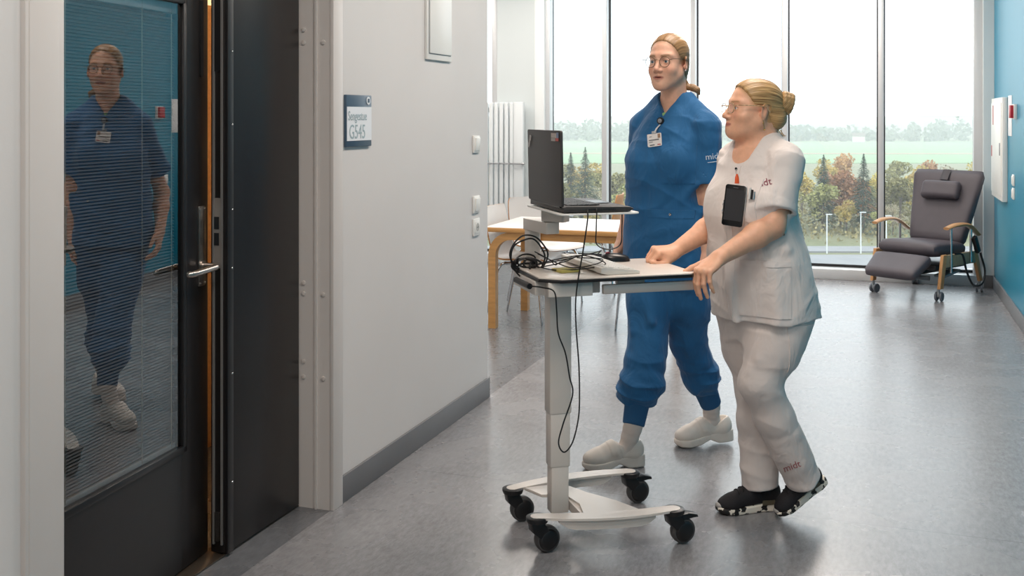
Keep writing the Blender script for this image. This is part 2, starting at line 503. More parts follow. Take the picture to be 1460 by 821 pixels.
for k in range(nsl):
    z = GZ0 + .032 + k * .0098
    y0, y1 = GY0 + .012, GY1 - .012
    m.rings([[(-.032, y, z + .0044), (-.026, y, z + .0012), (-.021, y, z - .0042), (-.026, y, z + .0004)] for y in (y0, y1)])
bl = m.build('blind_slats', slat_m, d1, flat=True); bl['kind'] = 'stuff'
m = MB()
m.box((-.027, (GY0 + GY1) / 2, GZ0 + .012), (.02, GY1 - GY0 - .02, .016), bevel=.003).build('blind_bottom_rail', M('pale_rail', 'c9c6c0', .35, metal=.4), d1)
m = MB().box((-.027, (GY0 + GY1) / 2, GZ1 - .02), (.022, GY1 - GY0 - .01, .038), bevel=.003).build('blind_head_rail', MATS['pale_rail'], d1)
for yy in (GY0 + .14, GY0 + .50, GY1 - .035):
    m = MB().tube([(-.017, yy, GZ0 + .01), (-.017, yy, GZ1)], .0016, n=6)
    m.build('ladder_cord', M('cord_beige', 'b3a793', .7), d1)
# back panel of the leaf behind the blind (far glass)
MB().box((-.055, (GY0 + GY1) / 2, (GZ0 + GZ1) / 2), (.006, GY1 - GY0, GZ1 - GZ0)).build('rear_glass_pane', glass_mat('rear_glass', (.35, .36, .38, 1), .04, 1.5), d1)
# handle
hp = MB().prism(rrect(.042, .27, .006), 0, .006, frame3((0, LW - .045, 1.06), (0, 1, 0), (0, 0, 1), (1, 0, 0)), bevel=.0015).build('handle_plate', steel_m, d1)
hy, hz = LW - .045, .993
hl = MB().tube([(.004, hy, hz), (.045, hy, hz), (.062, hy - .008, hz), (.066, hy - .03, hz - .001), (.066, hy - .145, hz - .004), (.058, hy - .165, hz - .004)], .0105, n=12, smooth=5)
hl.sphere((.058, hy - .165, hz - .004), .0105, 10).cyl((.002, hy, hz), (.012, hy, hz), .018)
hl.build('lever_handle', steel_m, d1)
m = MB()
for s1 in (-1, 1):
    for s2 in (-1, 1): m.sphere((.007, hy + s1 * .015, 1.06 + s2 * .125), .0028, 8)
m.build('screw', steel_m, hp)
# black surface closer block high on leaf edge
MB().prism(rrect(.016, .26, .007), 0, .005, frame3((0, LW - .045, 1.76), (0, 1, 0), (0, 0, 1), (1, 0, 0))).build('cover_strip', blackmet_m, d1)
# a beech wardrobe edge seen through the gap
wr = MB().box((-3.1, 3.7, 1.0), (.5, .9, 2.0), bevel=.006).box((-2.845, 3.7, .95), (.012, .86, 1.7), bevel=.002)
tag(wr.build('wardrobe', wood_m), 'warm lit wooden wardrobe glimpsed through the gap of the ajar black door', 'wardrobe')

# ---------------------------------------------------------------- things on the left wall
def on_left(y, z): return frame3((XL, y, z), (0, 1, 0), (0, 0, 1), (1, 0, 0))
sg = empty('room_sign', (XL, 3.765, 1.48))
tag(sg, 'blue and white room sign lettered Sengestue G545 beside the door', 'sign')
navy_m = M('slate_blue_print', '3d5468', .4)
signw_m = M('sign_white', 'e3e6ea', .4)
lett_m = M('sign_grey_ink', '9dafb5', .5)
A = Matrix.Rotation(PI / 2, 4, 'Z') @ Matrix.Rotation(PI / 2, 4, 'X')
def L3(o): return frame3(o, (0, 1, 0), (0, 0, 1), (1, 0, 0))
MB().box((.006, 0, 0), (.012, .215, .205), bevel=.002).build('board', navy_m, sg)
MB().box((.0125, 0, -.0115), (.002, .209, .134)).build('paper_insert', signw_m, sg)
text_obj('lettering', 'Sengestue', .052, lett_m, L3((.0142, -.018, .018)), sg, .76)
t = text_obj('lettering', 'G545', .080, lett_m, L3((.0142, -.020, -.046)), sg, .78)
e = MB().lathe([(0, 0), (.0165, 0), (.0165, .001), (.0, .001)], 24, L3((.0125, .078, .081))).build('emblem', signw_m, sg)
m = MB()
for (yy, zz, w, h) in ((-.004, 0, .007, .016), (.005, 0, .007, .016)): m.box((.0138, .078 + yy, .081 + zz), (.001, w, h))
m.build('emblem_print', navy_m, e)

bx = empty('wall_cabinet', (XL, 4.585, 2.02))
tag(bx, 'white framed wall cabinet high on the left wall', 'cabinet')
MB().box((.006, 0, 0), (.012, .30, .52), bevel=.003).build('frame', whitepl_m, bx)
MB().box((.0125, .0, .004), (.004, .262, .476), bevel=.0015).build('gap_shade_plate', greypl_m, bx)  # solid grey plate; its colour paints the shade in the joint round the door
MB().box((.0155, .0, .004), (.006, .254, .468), bevel=.002).build('door', whitepl_m, bx)
def rocker(y, z, label, kind='switch'):
    r = empty('wall_socket' if kind == 'socket' else 'light_switch', (XL, y, z)); tag(r, label, kind)
    MB().box((.005, 0, 0), (.010, .088, .088), bevel=.003).build('frame', whitepl_m, r)
    if kind == 'socket':
        MB().prism(rrect(.06, .06, .006), 0, .013, L3((0, 0, 0)), bevel=.001).build('face', whitepl_m, r)
        MB().lathe([(0, 0), (.021, 0), (.021, .001), (0, .001)], 20, L3((.0132, 0, 0))).build('recess_shade_disc', M('socket_shade', 'b3b2ae', .5), r)  # raised flat disc; the hollow's shade is put into its darker grey
        MB().lathe([(0, 0), (.003, 0), (.003, .0016), (0, .0016)], 8, L3((.0136, -.009, 0))).lathe([(0, 0), (.003, 0), (.003, .0016), (0, .0016)], 8, L3((.0136, .009, 0))).build('pin_hole', blackpl_m, r)
    else:
        MB().box((.011, 0, 0), (.012, .058, .066), rot=(0, .06, 0), bevel=.002).build('rocker', whitepl_m, r)
    return r
rocker(5.08, 1.353, 'white light switch alone, topmost of the three fittings on left wall', 'switch')
rocker(5.08, 1.042, 'white light switch directly above the socket on left wall', 'switch')
rocker(5.08, .925, 'white wall socket below the two switches on left wall', 'socket')

# ---------------------------------------------------------------- things on the teal wall
def R3(o): return frame3(o, (0, -1, 0), (0, 0, 1), (-1, 0, 0))
red_m = M('red_plastic', 'b01c2c', .4)
cb = empty('wall_cabinet', (XR, 9.43, 1.235))
tag(cb, 'large white wall cabinet with red marks on the teal wall', 'cabinet')
MB().box((-.02, 0, 0), (.04, .80, .82), bevel=.005).build('frame', whitepl_m, cb)
MB().box((-.043, 0, 0), (.008, .72, .74), bevel=.002).build('door', M('cabinet_door', 'e4e6e3', .4), cb)
for yy, zz, h in ((.2, .27, .16), (.31, -.03, .09)):
    MB().box((-.0475, yy, zz), (.002, .05, h)).build('red_mark', red_m, cb)
MB().box((-.048, -.31, 0), (.01, .02, .1), bevel=.002).build('handle', greypl_m, cb)
pn = MB().box((XR - .002, 8.86, 1.5), (.004, .22, .31), bevel=.001)
tag(pn.build('notice_paper', M('paper', 'eef0f2', .7)), 'white paper notice pinned to teal wall beside the cabinet', 'notice')
fc = empty('call_point', (XR, 8.50, 1.53)); tag(fc, 'small red fire alarm call point on the teal wall', 'alarm')
MB().box((-.012, 0, 0), (.024, .11, .11), bevel=.003).build('back_box', whitepl_m, fc)
MB().box((-.034, 0, 0), (.022, .095, .095), bevel=.004).build('red_cover', red_m, fc)
for zz, lb in ((1.02, 'upper of two white wall switches below red call point'), (.92, 'lower of two white wall switches below red call point')):
    r = empty('light_switch', (XR, 8.62, zz)); tag(r, lb, 'switch')
    MB().box((-.006, 0, 0), (.012, .085, .085), bevel=.003).build('frame', whitepl_m, r)
    MB().box((-.012, 0, 0), (.012, .058, .064), bevel=.002).build('rocker', whitepl_m, r)
# paper and box nearer along the teal wall, seen mirrored in the door glass
pn = MB().box((XR - .002, 3.9, 1.42), (.004, .21, .30), bevel=.001)
tag(pn.build('notice_paper', MATS['paper']), 'white paper notice mirrored at right edge of the door glass', 'notice')
r = empty('light_switch', (XR, 4.3, 1.36)); tag(r, 'small white wall switch mirrored beside the paper in the door glass', 'switch')
MB().box((-.006, 0, 0), (.012, .085, .085), bevel=.003).build('frame', whitepl_m, r)
MB().box((-.012, 0, 0), (.012, .058, .064), bevel=.002).build('rocker', whitepl_m, r)

# ================================================================ OUTSIDE, far below the windows
GZ = -18.5
def plain(name, poly, z, mat):
    m = MB(); m.prism([C2W(*p)[:2] for p in poly], z - .5, z); return struct(m.build(name, mat))
grass_m = M('meadow_grass', '74795a', .9, c2='878468', vscale=.06)
field_m = M('field_green', '7d9c70', .9, var=.08, vscale=.02)
road_m = M('pale_asphalt', '8f9093', .85, var=.06, vscale=.3)
plain('ground', [(-1400, 60), (1900, 60), (2600, 2600), (-1900, 2600)], GZ, grass_m)
plain('field', [(-500, 440), (900, 440), (1200, 800), (-800, 800)], GZ + .25, field_m)
plain('field_path', [(-500, 560), (900, 520), (900, 532), (-500, 574)], GZ + .45, M('bare_soil', 'a98f7a', .9))
plain('road', [(-200, 118), (300, 118), (300, 150), (-200, 150)], GZ + .2, road_m)
plain('road', [(-200, 155), (300, 152), (300, 158), (-200, 161)], GZ + .25, road_m)
m = MB()
for k in range(24):
    a = C2W(-60 + k * 8, 136)
    m.box((a.x, a.y, GZ + .23), (3, .3, .06), rot=(0, 0, YAW))
lm = m.build('lane_marking', M('road_white', 'dddddd', .8)); lm['kind'] = 'stuff'; tag(lm, 'broken white lane line along the road below the windows', 'marking')

def leaf_cloud(blobs, n, size, rng, flat=.0):
    """leaf flakes scattered through ellipsoid blobs, heavier to their surface"""
    V = []; F = []
    vol = np.array([b[1][0] * b[1][1] * b[1][2] for b in blobs]); pr = vol ** .67; pr = pr / pr.sum()
    for k in range(n):
        b = blobs[rng.choice(len(blobs), p=pr)]
        d = rng.normal(size=3); d /= np.linalg.norm(d)
        c = np.array(b[0]) + d * np.array(b[1]) * rng.uniform(.55, 1.0) ** .6
        a = rng.normal(size=3); a /= np.linalg.norm(a)
        e = np.cross(a, rng.normal(size=3)); e /= np.linalg.norm(e)
        s = size * rng.uniform(.6, 1.4); i = len(V)
        V += [c - a * s, c + e * s * .6, c + a * s, c - e * s * .6]
        F.append((i, i + 1, i + 2, i + 3))
    return V, F
def leaf_mat(name, c, c2):
    m = M(name, c, .8, c2=c2, vscale=.35)
    n = m.node_tree.nodes; L = m.node_tree.links; b = n['Principled BSDF']
    src = b.inputs['Base Color'].links[0].from_socket
    oi = n.new('ShaderNodeObjectInfo')
    hs = n.new('ShaderNodeHueSaturation')
    mr = n.new('ShaderNodeMapRange'); mr.inputs[3].default_value = .75; mr.inputs[4].default_value = 1.25
    mh = n.new('ShaderNodeMapRange'); mh.inputs[3].default_value = .485; mh.inputs[4].default_value = .515
    L.new(oi.outputs['Random'], mr.inputs[0]); L.new(oi.outputs['Random'], mh.inputs[0])
    L.new(mr.outputs[0], hs.inputs['Value']); L.new(mh.outputs[0], hs.inputs['Hue'])
    L.new(src, hs.inputs['Color']); L.new(hs.outputs[0], b.inputs['Base Color'])
    return m
bark_m = M('bark', '6b6157', .9)
kinds = [('olive', leaf_mat('olive_leaves', '83834f', 'a8a36c'), 'olive green leafy tree in the autumn wood beyond the windows'),
         ('yellow', leaf_mat('yellow_leaves', 'cbac5c', 'a79d5c'), 'yellowing autumn tree in the wood beyond the windows'),
         ('rust', leaf_mat('rust_leaves', 'ad8157', 'c79b68'), 'rust brown autumn tree in the wood beyond the windows'),
         ('bare', leaf_mat('bare_twigs', 'a0957f', 'b5aa90'), 'nearly bare grey brown tree in the wood beyond the windows')]
rng = np.random.default_rng(3)
protos = []
for kn, lmx, lab in kinds:
    r = empty('tree'); tag(r, lab, 'tree', lab.split(' in ')[0].split(' tree')[0] + ' trees beyond the windows')
    blobs = []
    for k in range(11):
        a = rng.uniform(0, 2 * PI); rad = rng.uniform(0, 2.3); z = rng.uniform(3.2, 8.4)
        rad *= 1.15 - abs(z - 5.2) / 5
        blobs.append(((rad * math.cos(a), rad * math.sin(a), z), (rng.uniform(1.1, 1.9), rng.uniform(1.1, 1.9), rng.uniform(1.0, 1.6))))
    V, F = leaf_cloud(blobs, 1500 if kn != 'bare' else 900, .26 if kn != 'bare' else .17, rng)
    np_obj('crown', V, F, lmx, r, smooth=False)
    m = MB().tube([(0, 0, -.3), (.1, 0, 3), (0, .15, 7.5)], [.22, .16, .04], n=6)
    for k in range(9):
        b = blobs[k % 11][0]; m.tube([(0, 0, 1.6 + k * .4), (b[0] * .6, b[1] * .6, b[2] - .6), b], [.09, .06, .02], n=4)
    m.build('trunk', bark_m, r)
    protos.append(r)
nt_ = 0
first = [True] * 4
for row, (Z, n) in enumerate(((176, 24), (186, 24), (198, 22), (214, 20), (236, 18))):
    for k in range(n):
        X = -22 + (k + rng.uniform(.1, .9)) * 136 / n * (Z / 176) * .93
        kd = int(rng.choice(4, p=[.38, .3, .14, .18]))
        p = protos[kd]
        o = p if first[kd] else copy_tree(p); first[kd] = False
        c = C2W(X, Z + rng.uniform(-4, 4)); o.location = (c.x, c.y, GZ)
        sc = rng.uniform(.72, 1.05) * (1.0 + row * .06) * (.62 if row == 0 else 1)
        o.scale = (sc * rng.uniform(.9, 1.25), sc * rng.uniform(.9, 1.25), sc); o.rotation_euler = (0, 0, rng.uniform(0, 6.28))
V, F = leaf_cloud([((x, y, 0), (9, 9, 1.7 + .8 * math.sin(k * 1.7))) for k, (x, y) in enumerate((-26 + i * 7.5, 172 + j * 11) for i in range(22) for j in range(9))], 30000, .30, rng)
V = [C2W(v[0], v[1], GZ + abs(v[2]) * 1.2) for v in V]
tag(np_obj('undergrowth', V, F, leaf_mat('undergrowth_leaves', '7d7658', '96895f'), smooth=False), 'olive brown undergrowth between the trees beyond the windows', 'undergrowth', kind='stuff')
con_m = leaf_mat('spruce_needles', '33463a', '4a5c4a')
def conifer(X, Z, H, label):
    r = empty('conifer', C2W(X, Z, GZ)); tag(r, label, 'tree')
    V = []; F = []
    for k in range(1700):
        t = rng.uniform(0, 1) ** .75; z = H * (.12 + .88 * t); R = (1 - t) * H * .25 * (1 + .25 * math.sin(z * 4.2)) + .05
        a = rng.uniform(0, 6.28); rr = R * rng.uniform(.35, 1)
        c = np.array((rr * math.cos(a), rr * math.sin(a), z - rr * .25))
        q_ = .25 + .75 * (1 - t); d = np.array((math.cos(a), math.sin(a), -.35)) * .62 * q_; e = np.array((-math.sin(a), math.cos(a), rng.uniform(-.4, .4))) * .18 * q_
        i = len(V); V += [c - d, c + e, c + d, c - e]; F.append((i, i + 1, i + 2, i + 3))
    np_obj('foliage', V, F, con_m, r, smooth=False)
    MB().tube([(0, 0, -.3), (0, 0, H)], [.25, .03], n=6).build('trunk', bark_m, r)
conifer(59.5, 178, 13.6, 'tall dark spruce outside, left of the grey recliner chair')
conifer(54.5, 184, 13.2, 'smaller dark spruce outside beside the tall spruce, partly behind nurse in white')
conifer(12.6, 181, 14.6, 'dark spruce outside behind the open laptop')
conifer(10.6, 190, 13.4, 'slim dark spruce outside just left of spruce behind the laptop')
# far woodland along the field's end
fw_m = leaf_mat('far_woodland', '5d6155', '716c60')
V, F = [], []
for k in range(330):
    X = -420 + k * 4.3 + rng.uniform(-3, 3); Z = rng.uniform(805, 870); h = rng.uniform(10.5, 15.5) + 2.5 * math.sin(k * .075) + 2 * math.sin(k * .18)
    c = C2W(X, Z, GZ)
    v, f = leaf_cloud([((c.x, c.y, GZ + h * .55), (6, 6, h * .46)), ((c.x, c.y, GZ + h * .3), (6.5, 6, h * .3))], 80, 2.0, rng)
    F += [tuple(i + len(V) for i in q) for q in f]; V += v
fw = np_obj('woodland', V, F, fw_m, smooth=False)
tag(fw, 'distant band of woodland at the far end of the green field', 'woodland', kind='stuff')
# low hill behind the woodland
m = MB(); R = []
for k in range(60):
    X = -900 + k * 45; R.append((X, 9 + 9 * math.sin(k * .21 + 1) ** 2 + 5 * math.sin(k * .5)))
rings = []
for (dz, f) in ((1050, 0), (1300, .7), (1600, 1.), (1900, .6)):
    rings.append([C2W(X * (dz / 1050), dz, GZ + h * f + 1) for X, h in R])
for i in range(3):
    for j in range(59):
        m.bm.faces.new([m.bm.verts.new(rings[a][b]) for a, b in ((i, j), (i, j + 1), (i + 1, j + 1), (i + 1, j))])
bmesh.ops.remove_doubles(m.bm, verts=m.bm.verts, dist=.01)
struct(m.build('hills', M('wooded_hill', '6f7769', .95, c2='7f8076', vscale=.02)))
hz_m = bpy.data.materials.new('haze'); hz_m.use_nodes = True
hn = hz_m.node_tree.nodes; hn.remove(hn['Principled BSDF'])
vs = hn.new('ShaderNodeVolumeScatter'); vs.inputs['Density'].default_value = .00105; vs.inputs['Color'].default_value = (.97, .985, 1, 1)
hz_m.node_tree.links.new(vs.outputs[0], [x for x in hn if x.type == 'OUTPUT_MATERIAL'][0].inputs['Volume'])
hzo = MB().prism([C2W(*p)[:2] for p in ((-900, 100), (1300, 100), (1900, 2300), (-1500, 2300))], GZ - .2, 1.0).build('haze', hz_m)
tag(hzo, 'thin autumn haze over the field and woods outside', 'haze', kind='stuff')
hs = empty('farmhouse', C2W(262, 795, GZ)); tag(hs, 'tiny white farmhouse by the far woodland', 'house')
MB().box((0, 0, 2.2), (9, 6, 4.4)).build('wall', M('house_white', 'e6e4de', .8), hs)
MB().prism([(-3.4, 0), (3.4, 0), (0, 2.6)], -4.8, 4.8, frame3((0, 0, 4.4), (0, 1, 0), (0, 0, 1), (1, 0, 0))).build('roof', M('house_roof', '6b5048', .8), hs)
pole_m = M('galvanised_pole', 'dcdfe1', .5)
for (X, Z, h, lab) in ((50.4, 152, 5.9, 'pale street lamp outside left of the recliner chair'), (45.5, 152, 5.6, 'pale street lamp outside just right of nurse in white'),
                       (54.8, 154, 5.2, 'pale street lamp outside behind far armrest of the recliner'), (8, 150, 5.6, 'pale street lamp outside behind the laptop cart')):
    r = empty('street_lamp', C2W(X, Z, GZ + .1), YAW); tag(r, lab, 'street lamp')
    MB().tube([(0, 0, 0), (0, 0, h)], [.11, .07], n=8).build('pole', pole_m, r)
    MB().box((.3, 0, h + .05), (.9, .25, .12), bevel=.03).build('lamp_head', pole_m, r)

# ================================================================ ALCOVE TABLE AND CHAIRS
tb = empty('dining_table', (-2.62, 6.95, 0))
tag(tb, 'white topped beech dining table with bent wooden legs', 'table')
TW, TL, TH = .82, 1.42, .715
MB().box((TL / 2, TW / 2, TH - .008), (TL - .012, TW - .012, .018), bevel=.002).build('tabletop', lam_m, tb)
MB().box((TL / 2, TW / 2, TH - .0175), (TL, TW, .031), bevel=.004).build('edge_band', wood_m, tb)
def bent_leg(x, y, dr):
    """L shaped laminated leg: vertical post curving into a rail under the top"""
    path = [(0, 0), (0, TH - .20)] + [(.14 - .14 * math.cos(q), TH - .20 + .14 * math.sin(q)) for q in (i * PI / 16 for i in range(1, 9))] + [(.36, TH - .06)]
    m = MB(); rings = []
    for i, (px, pz) in enumerate(path):
        a = path[max(i - 1, 0)]; b = path[min(i + 1, len(path) - 1)]
        t = Vector((b[0] - a[0], b[1] - a[1])).normalized(); nx, nz = -t.y, t.x
        hw = .027
        rings.append([(x + dr * (px + nx * s * hw), y + e * .03, pz + nz * s * hw) for s, e in ((-1, -1), (1, -1), (1, 1), (-1, 1))])
    m.rings(rings); return m.build('leg', wood_m, tb)
for x, dr in ((.055, 1), (TL - .055, -1)):
    for y in (.05, TW - .05): bent_leg(x, y, dr)
for y in (.05, TW - .05): MB().box((TL / 2, y, TH - .06), (TL - .8, .03, .05), bevel=.003).build('side_rail', wood_m, tb)

def make_chair(label, casters=False):
    r = empty('dining_chair'); tag(r, label, 'chair')
    prof = [(-.22, .432, .41), (-.20, .446, .42), (-.10, .447, .43), (.05, .437, .42), (.13, .437, .40), (.18, .455, .385), (.21, .50, .38), (.235, .58, .39), (.26, .70, .385), (.275, .80, .36), (.278, .83, .32)]
    pts = catmull([(p[0], p[1], p[2]) for p in prof], 4)
    m = MB(); rings = []
    nx = 9
    for i, p in enumerate(pts):
        a = pts[max(i - 1, 0)]; b = pts[min(i + 1, len(pts) - 1)]
        t = Vector((b.x - a.x, b.y - a.y)).normalized(); n2 = Vector((-t.y, t.x))
        ring = []
        for s in (1, -1):
            for k in (range(nx) if s == 1 else range(nx - 1, -1, -1)):
                u = (k / (nx - 1) - .5) * 2; dish = .022 * u * u
                off = n2 * (s * .0055 + dish)
                ring.append((u * p.z / 2, p.x + off.x, p.y + off.y))
        rings.append(ring)
    m.rings(rings)
    m.bm.faces.ensure_lookup_table()
    nf = len(pts) - 1; nr = 2 * nx
    for i in range(nf):
        for j in range(nr):
            m.bm.faces[i * nr + j].material_index = 1 if j < nx - 1 else 0
    m.build('seat_shell', [birch_m, lam_m], r, angle=60)
    for sx in (-1, 1):
        MB().tube([(sx * .12, -.08, .425), (sx * .19, -.16, .38), (sx * .205, -.205, .0)], [.011, .011, .008], n=8, smooth=4).build('leg', chrome_m, r)
        MB().tube([(sx * .12, .06, .425), (sx * .18, .15, .38), (sx * .2, .245, .0)], [.011, .011, .008], n=8, smooth=4).build('leg', chrome_m, r)
    MB().tube([(-.12, -.08, .424), (.12, -.08, .424)], .01, n=8).build('cross_bar', chrome_m, r)
    MB().tube([(-.12, .06, .424), (.12, .06, .424)], .01, n=8).build('cross_bar', chrome_m, r)
    return r
ch0 = make_chair('white dining chair at left end of the table, beside the wall edge')
def place_chair(x, y, deg, label, first=False):
    c = ch0 if first else copy_tree(ch0)
    c.location = (x, y, 0); c.rotation_euler = (0, 0, math.radians(deg)); c['label'] = label
    c['group'] = 'dining chairs around the beech table'
place_chair(-2.45, 7.40, 86, ch0['label'], True)
place_chair(-2.52, 8.12, 62, 'white dining chair behind the table, near the radiator')
place_chair(-2.33, 8.80, -86, 'wooden-backed dining chair near the windows, behind the nurse in blue')
place_chair(-1.52, 7.40, -90, 'dining chair at right end of table, its legs showing behind the cart')

# ================================================================ RECLINER CHAIR
rc = empty('recliner_chair', (.40, 9.60, 0), math.radians(-31))
tag(rc, 'grey upholstered hospital recliner chair on castors by the window', 'armchair')
uph_m = M('charcoal_upholstery', '4b464d', .55, var=.05, vscale=12, bump=.15, bscale=260)
seam_m = M('dark_upholstery', '3a373d', .6)
oak_m = M('oak_wood', 'b98a5c', .42, var=.14, vscale=5, stretch=(8, 2, 2))
oakp_m = M('pale_oak', 'a89478', .5, var=.1, vscale=6, stretch=(2, 8, 8))
gm_m = M('grey_metal', '8e9499', .4, metal=.6)
def cushion(name, path, par=rc, mat=uph_m, exp=4.5):
    """path rows: (y, z, width, thickness, nx, nz)  rounded slab swept along"""
    m = MB(); rings = []; N = 28
    for (y, z, w, th, ny, nz_) in path:
        ring = []
        for k in range(N):
            a = 2 * PI * k / N; ca, sa = math.cos(a), math.sin(a)
            ex = math.copysign(abs(ca) ** (2 / exp), ca) * w / 2; ez = math.copysign(abs(sa) ** (2 / exp), sa) * th / 2
            ring.append((ex, y + ny * ez, z + nz_ * ez))
        rings.append(ring)
    m.rings(rings); return m.build(name, mat, par, angle=70)
def slabpath(y0, z0, y1, z1, w0, w1, t0, t1, n=10, bulge=0.):
    d = Vector((y1 - y0, z1 - z0)).normalized(); ny, nz_ = -d.y, d.x
    out = []
    for i in range(n + 1):
        t = i / n; e = min(1, min(t, 1 - t) * n / 1.6); e = (1 - (1 - e) ** 2) ** .5 if e < 1 else 1
        e = .55 + .45 * e
        out.append((y0 + (y1 - y0) * t, z0 + (z1 - z0) * t, (w0 + (w1 - w0) * t) * (.93 + .07 * (e - .55) / .45), (t0 + (t1 - t0) * t) * e + bulge * math.sin(PI * t), ny, nz_))
    return out
cushion('seat_cushion', slabpath(-.33, .405, .22, .375, .53, .50, .13, .13))
cushion('leg_rest', slabpath(-.35, .335, -.60, .20, .50, .44, .11, .09))
bk = cushion('backrest', slabpath(.17, .40, .40, 1.02, .47, .64, .14, .09, 14))
pl = cushion('head_pillow', slabpath(.215, .79, .275, .93, .33, .33, .10, .10, 8), bk)
MB().tube([(.0, .36, 1.03), (.0, .29, .945)], .006, n=6, flat=(6, 1)).build('pillow_strap', seam_m, bk)
for sx in (-1, 1):
    ap = catmull([(sx * .32, -.27, .585), (sx * .325, -.12, .605), (sx * .325, .08, .59), (sx * .315, .27, .50)], 6)
    m = MB(); m.tube(ap, [.024, .032, .032, .026], n=12, flat=(1.1, .5)); m.build('armrest', oak_m, rc)
    MB().cyl((sx * .32, -.19, .22), (sx * .32, -.19, .59), .009, n=10).build('arm_post', chrome_m, rc)
    MB().cyl((sx * .32, .14, .28), (sx * .32, .14, .57), .011, n=10).build('arm_post', chrome_m, rc)
    MB().prism([(-.355, .10), (-.30, .10), (-.235, .37), (-.30, .37)], -.014, .014, frame3((sx * .30, 0, 0), (0, 1, 0), (0, 0, 1), (1, 0, 0)), bevel=.004).build('front_leg', oak_m, rc)
    MB().prism([(.36, .10), (.315, .10), (.21, .35), (.27, .37)], -.014, .014, frame3((sx * .30, 0, 0), (0, 1, 0), (0, 0, 1), (1, 0, 0)), bevel=.004).build('rear_leg', oak_m, rc)
    MB().box((sx * .302, -.02, .315), (.022, .52, .10), bevel=.004).build('side_rail', oakp_m, rc)
    for yy in (-.336, .345):
        ca = empty('castor', (sx * .29, yy, 0), random.uniform(-.5, .5) + (.9 if yy > 0 else 0), rc)
        for s in (-1, 1):
            MB().lathe([(0, -.009), (.034, -.009), (.0385, -.005), (.0385, .005), (.034, .009), (0, .009)], 20, frame3((s * .020, .012, .0385), (0, 1, 0), (0, 0, 1), (1, 0, 0))).build('wheel', M('castor_tread', '6a6f78', .4) if 'castor_tread' not in MATS else MATS['castor_tread'], ca)
        MB().box((0, .008, .055), (.022, .05, .045), bevel=.008).cyl((0, -.004, .06), (0, -.004, .10), .012, n=10).build('fork', gm_m, ca)
MB().box((0, .0, .25), (.44, .50, .045), bevel=.006).build('base_frame', blackmet_m, rc)
MB().box((.05, -.12, .21), (.10, .34, .05), bevel=.01).build('actuator', blackpl_m, rc)
MB().tube([(-.12, -.26, .16), (.14, -.2, .155)], .02, n=8).box((.2, -.02, .19), (.10, .26, .02), rot=(.12, 0, 0), bevel=.005).build('mechanism', gm_m, rc)
MB().box((.365, .14, .43), (.035, .05, .15), rot=(.5, 0, 0), bevel=.008).build('hand_control', blackpl_m, rc)
MB().tube([(.345, -.17, .375), (.36, -.08, .36), (.365, -.02, .22), (.37, .08, .10), (.38, .21, .10), (.375, .27, .2), (.37, .2, .36)], .009, n=8, smooth=6).build('cable', blackpl_m, rc)

# ================================================================ THE CART
CROT = math.radians(16) + YAW
c0 = C2W(.302, 3.808)
cart = empty('workstation_cart', c0, CROT)
tag(cart, 'white height adjustable laptop cart on four black castors, pushed by nurse in white', 'cart')
def CW(u, v, h): return cart_M @ Vector((u, v, h))
cart_M = Matrix.Translation(c0) @ Matrix.Rotation(CROT, 4, 'Z')
LEGZ = .128
def cart_leg(ends, bow):
    (u0, v0), (u1, v1) = ends
    n = 16; L_, R_ = [], []
    for i in range(n + 1):
        t = i / n; u = u0 + (u1 - u0) * t; v = v0 + (v1 - v0) * t + bow * 4 * t * (1 - t)
        w = .024 + .006 * math.sin(PI * t)
        L_.append((u, v - w)); R_.append((u, v + w))
    a = [(u1 + .024 * math.sin(q), v1 - .024 * math.cos(q)) for q in (PI * k / 8 for k in range(1, 8))]
    b = [(u0 - .024 * math.sin(q), v0 + .024 * math.cos(q)) for q in (PI * k / 8 for k in range(1, 8))]
    return L_ + a + R_[::-1] + b
tips = {'near': ((-.261, -.13), (.22, -.19)), 'far': ((-.265, .16), (.219, .21))}
for k, bow in (('near', -.03), ('far', .03)):
    poly = cart_leg(tips[k], bow)
    leg = MB().prism(poly, LEGZ - .008, LEGZ, bevel=.002).build('base_leg', cart_m, cart)
    (u0, v0), (u1, v1) = tips[k]
    rings = []
    for i in range(13):
        t = .14 + .70 * i / 12; u = u0 + (u1 - u0) * t; v = v0 + (v1 - v0) * t + bow * 4 * t * (1 - t)
        hb = .034 * min(1, (1 - abs(2 * i / 12 - 1)) * 3 + .35)
        rings.append([(u, v - .017, LEGZ - .008), (u, v - .017, LEGZ - .008 - hb), (u, v + .017, LEGZ - .008 - hb), (u, v + .017, LEGZ - .008)])
    MB().rings(rings).build('leg_beam', cart_m, leg)
pl_ = [(-.225, .15), (-.075, .155), (-.02, .04), (.055, -.06), (.10, -.16), (-.03, -.165), (-.105, -.165), (-.08, -.06), (-.10, .045), (-.185, .06), (-.20, .10)]
MB().prism(pl_, LEGZ - .012, LEGZ - .002, bevel=.002).build('cross_plate', cart_m, cart)
MB().prism([(-.10, .12), (-.075, .12), (-.075, -.12), (-.10, -.12)], LEGZ - .045, LEGZ - .012).build('cross_beam', cart_m, cart)
tread_m = M('grey_rubber', '4b4a4a', .55); hub_m = M('black_hub', '141315', .4)
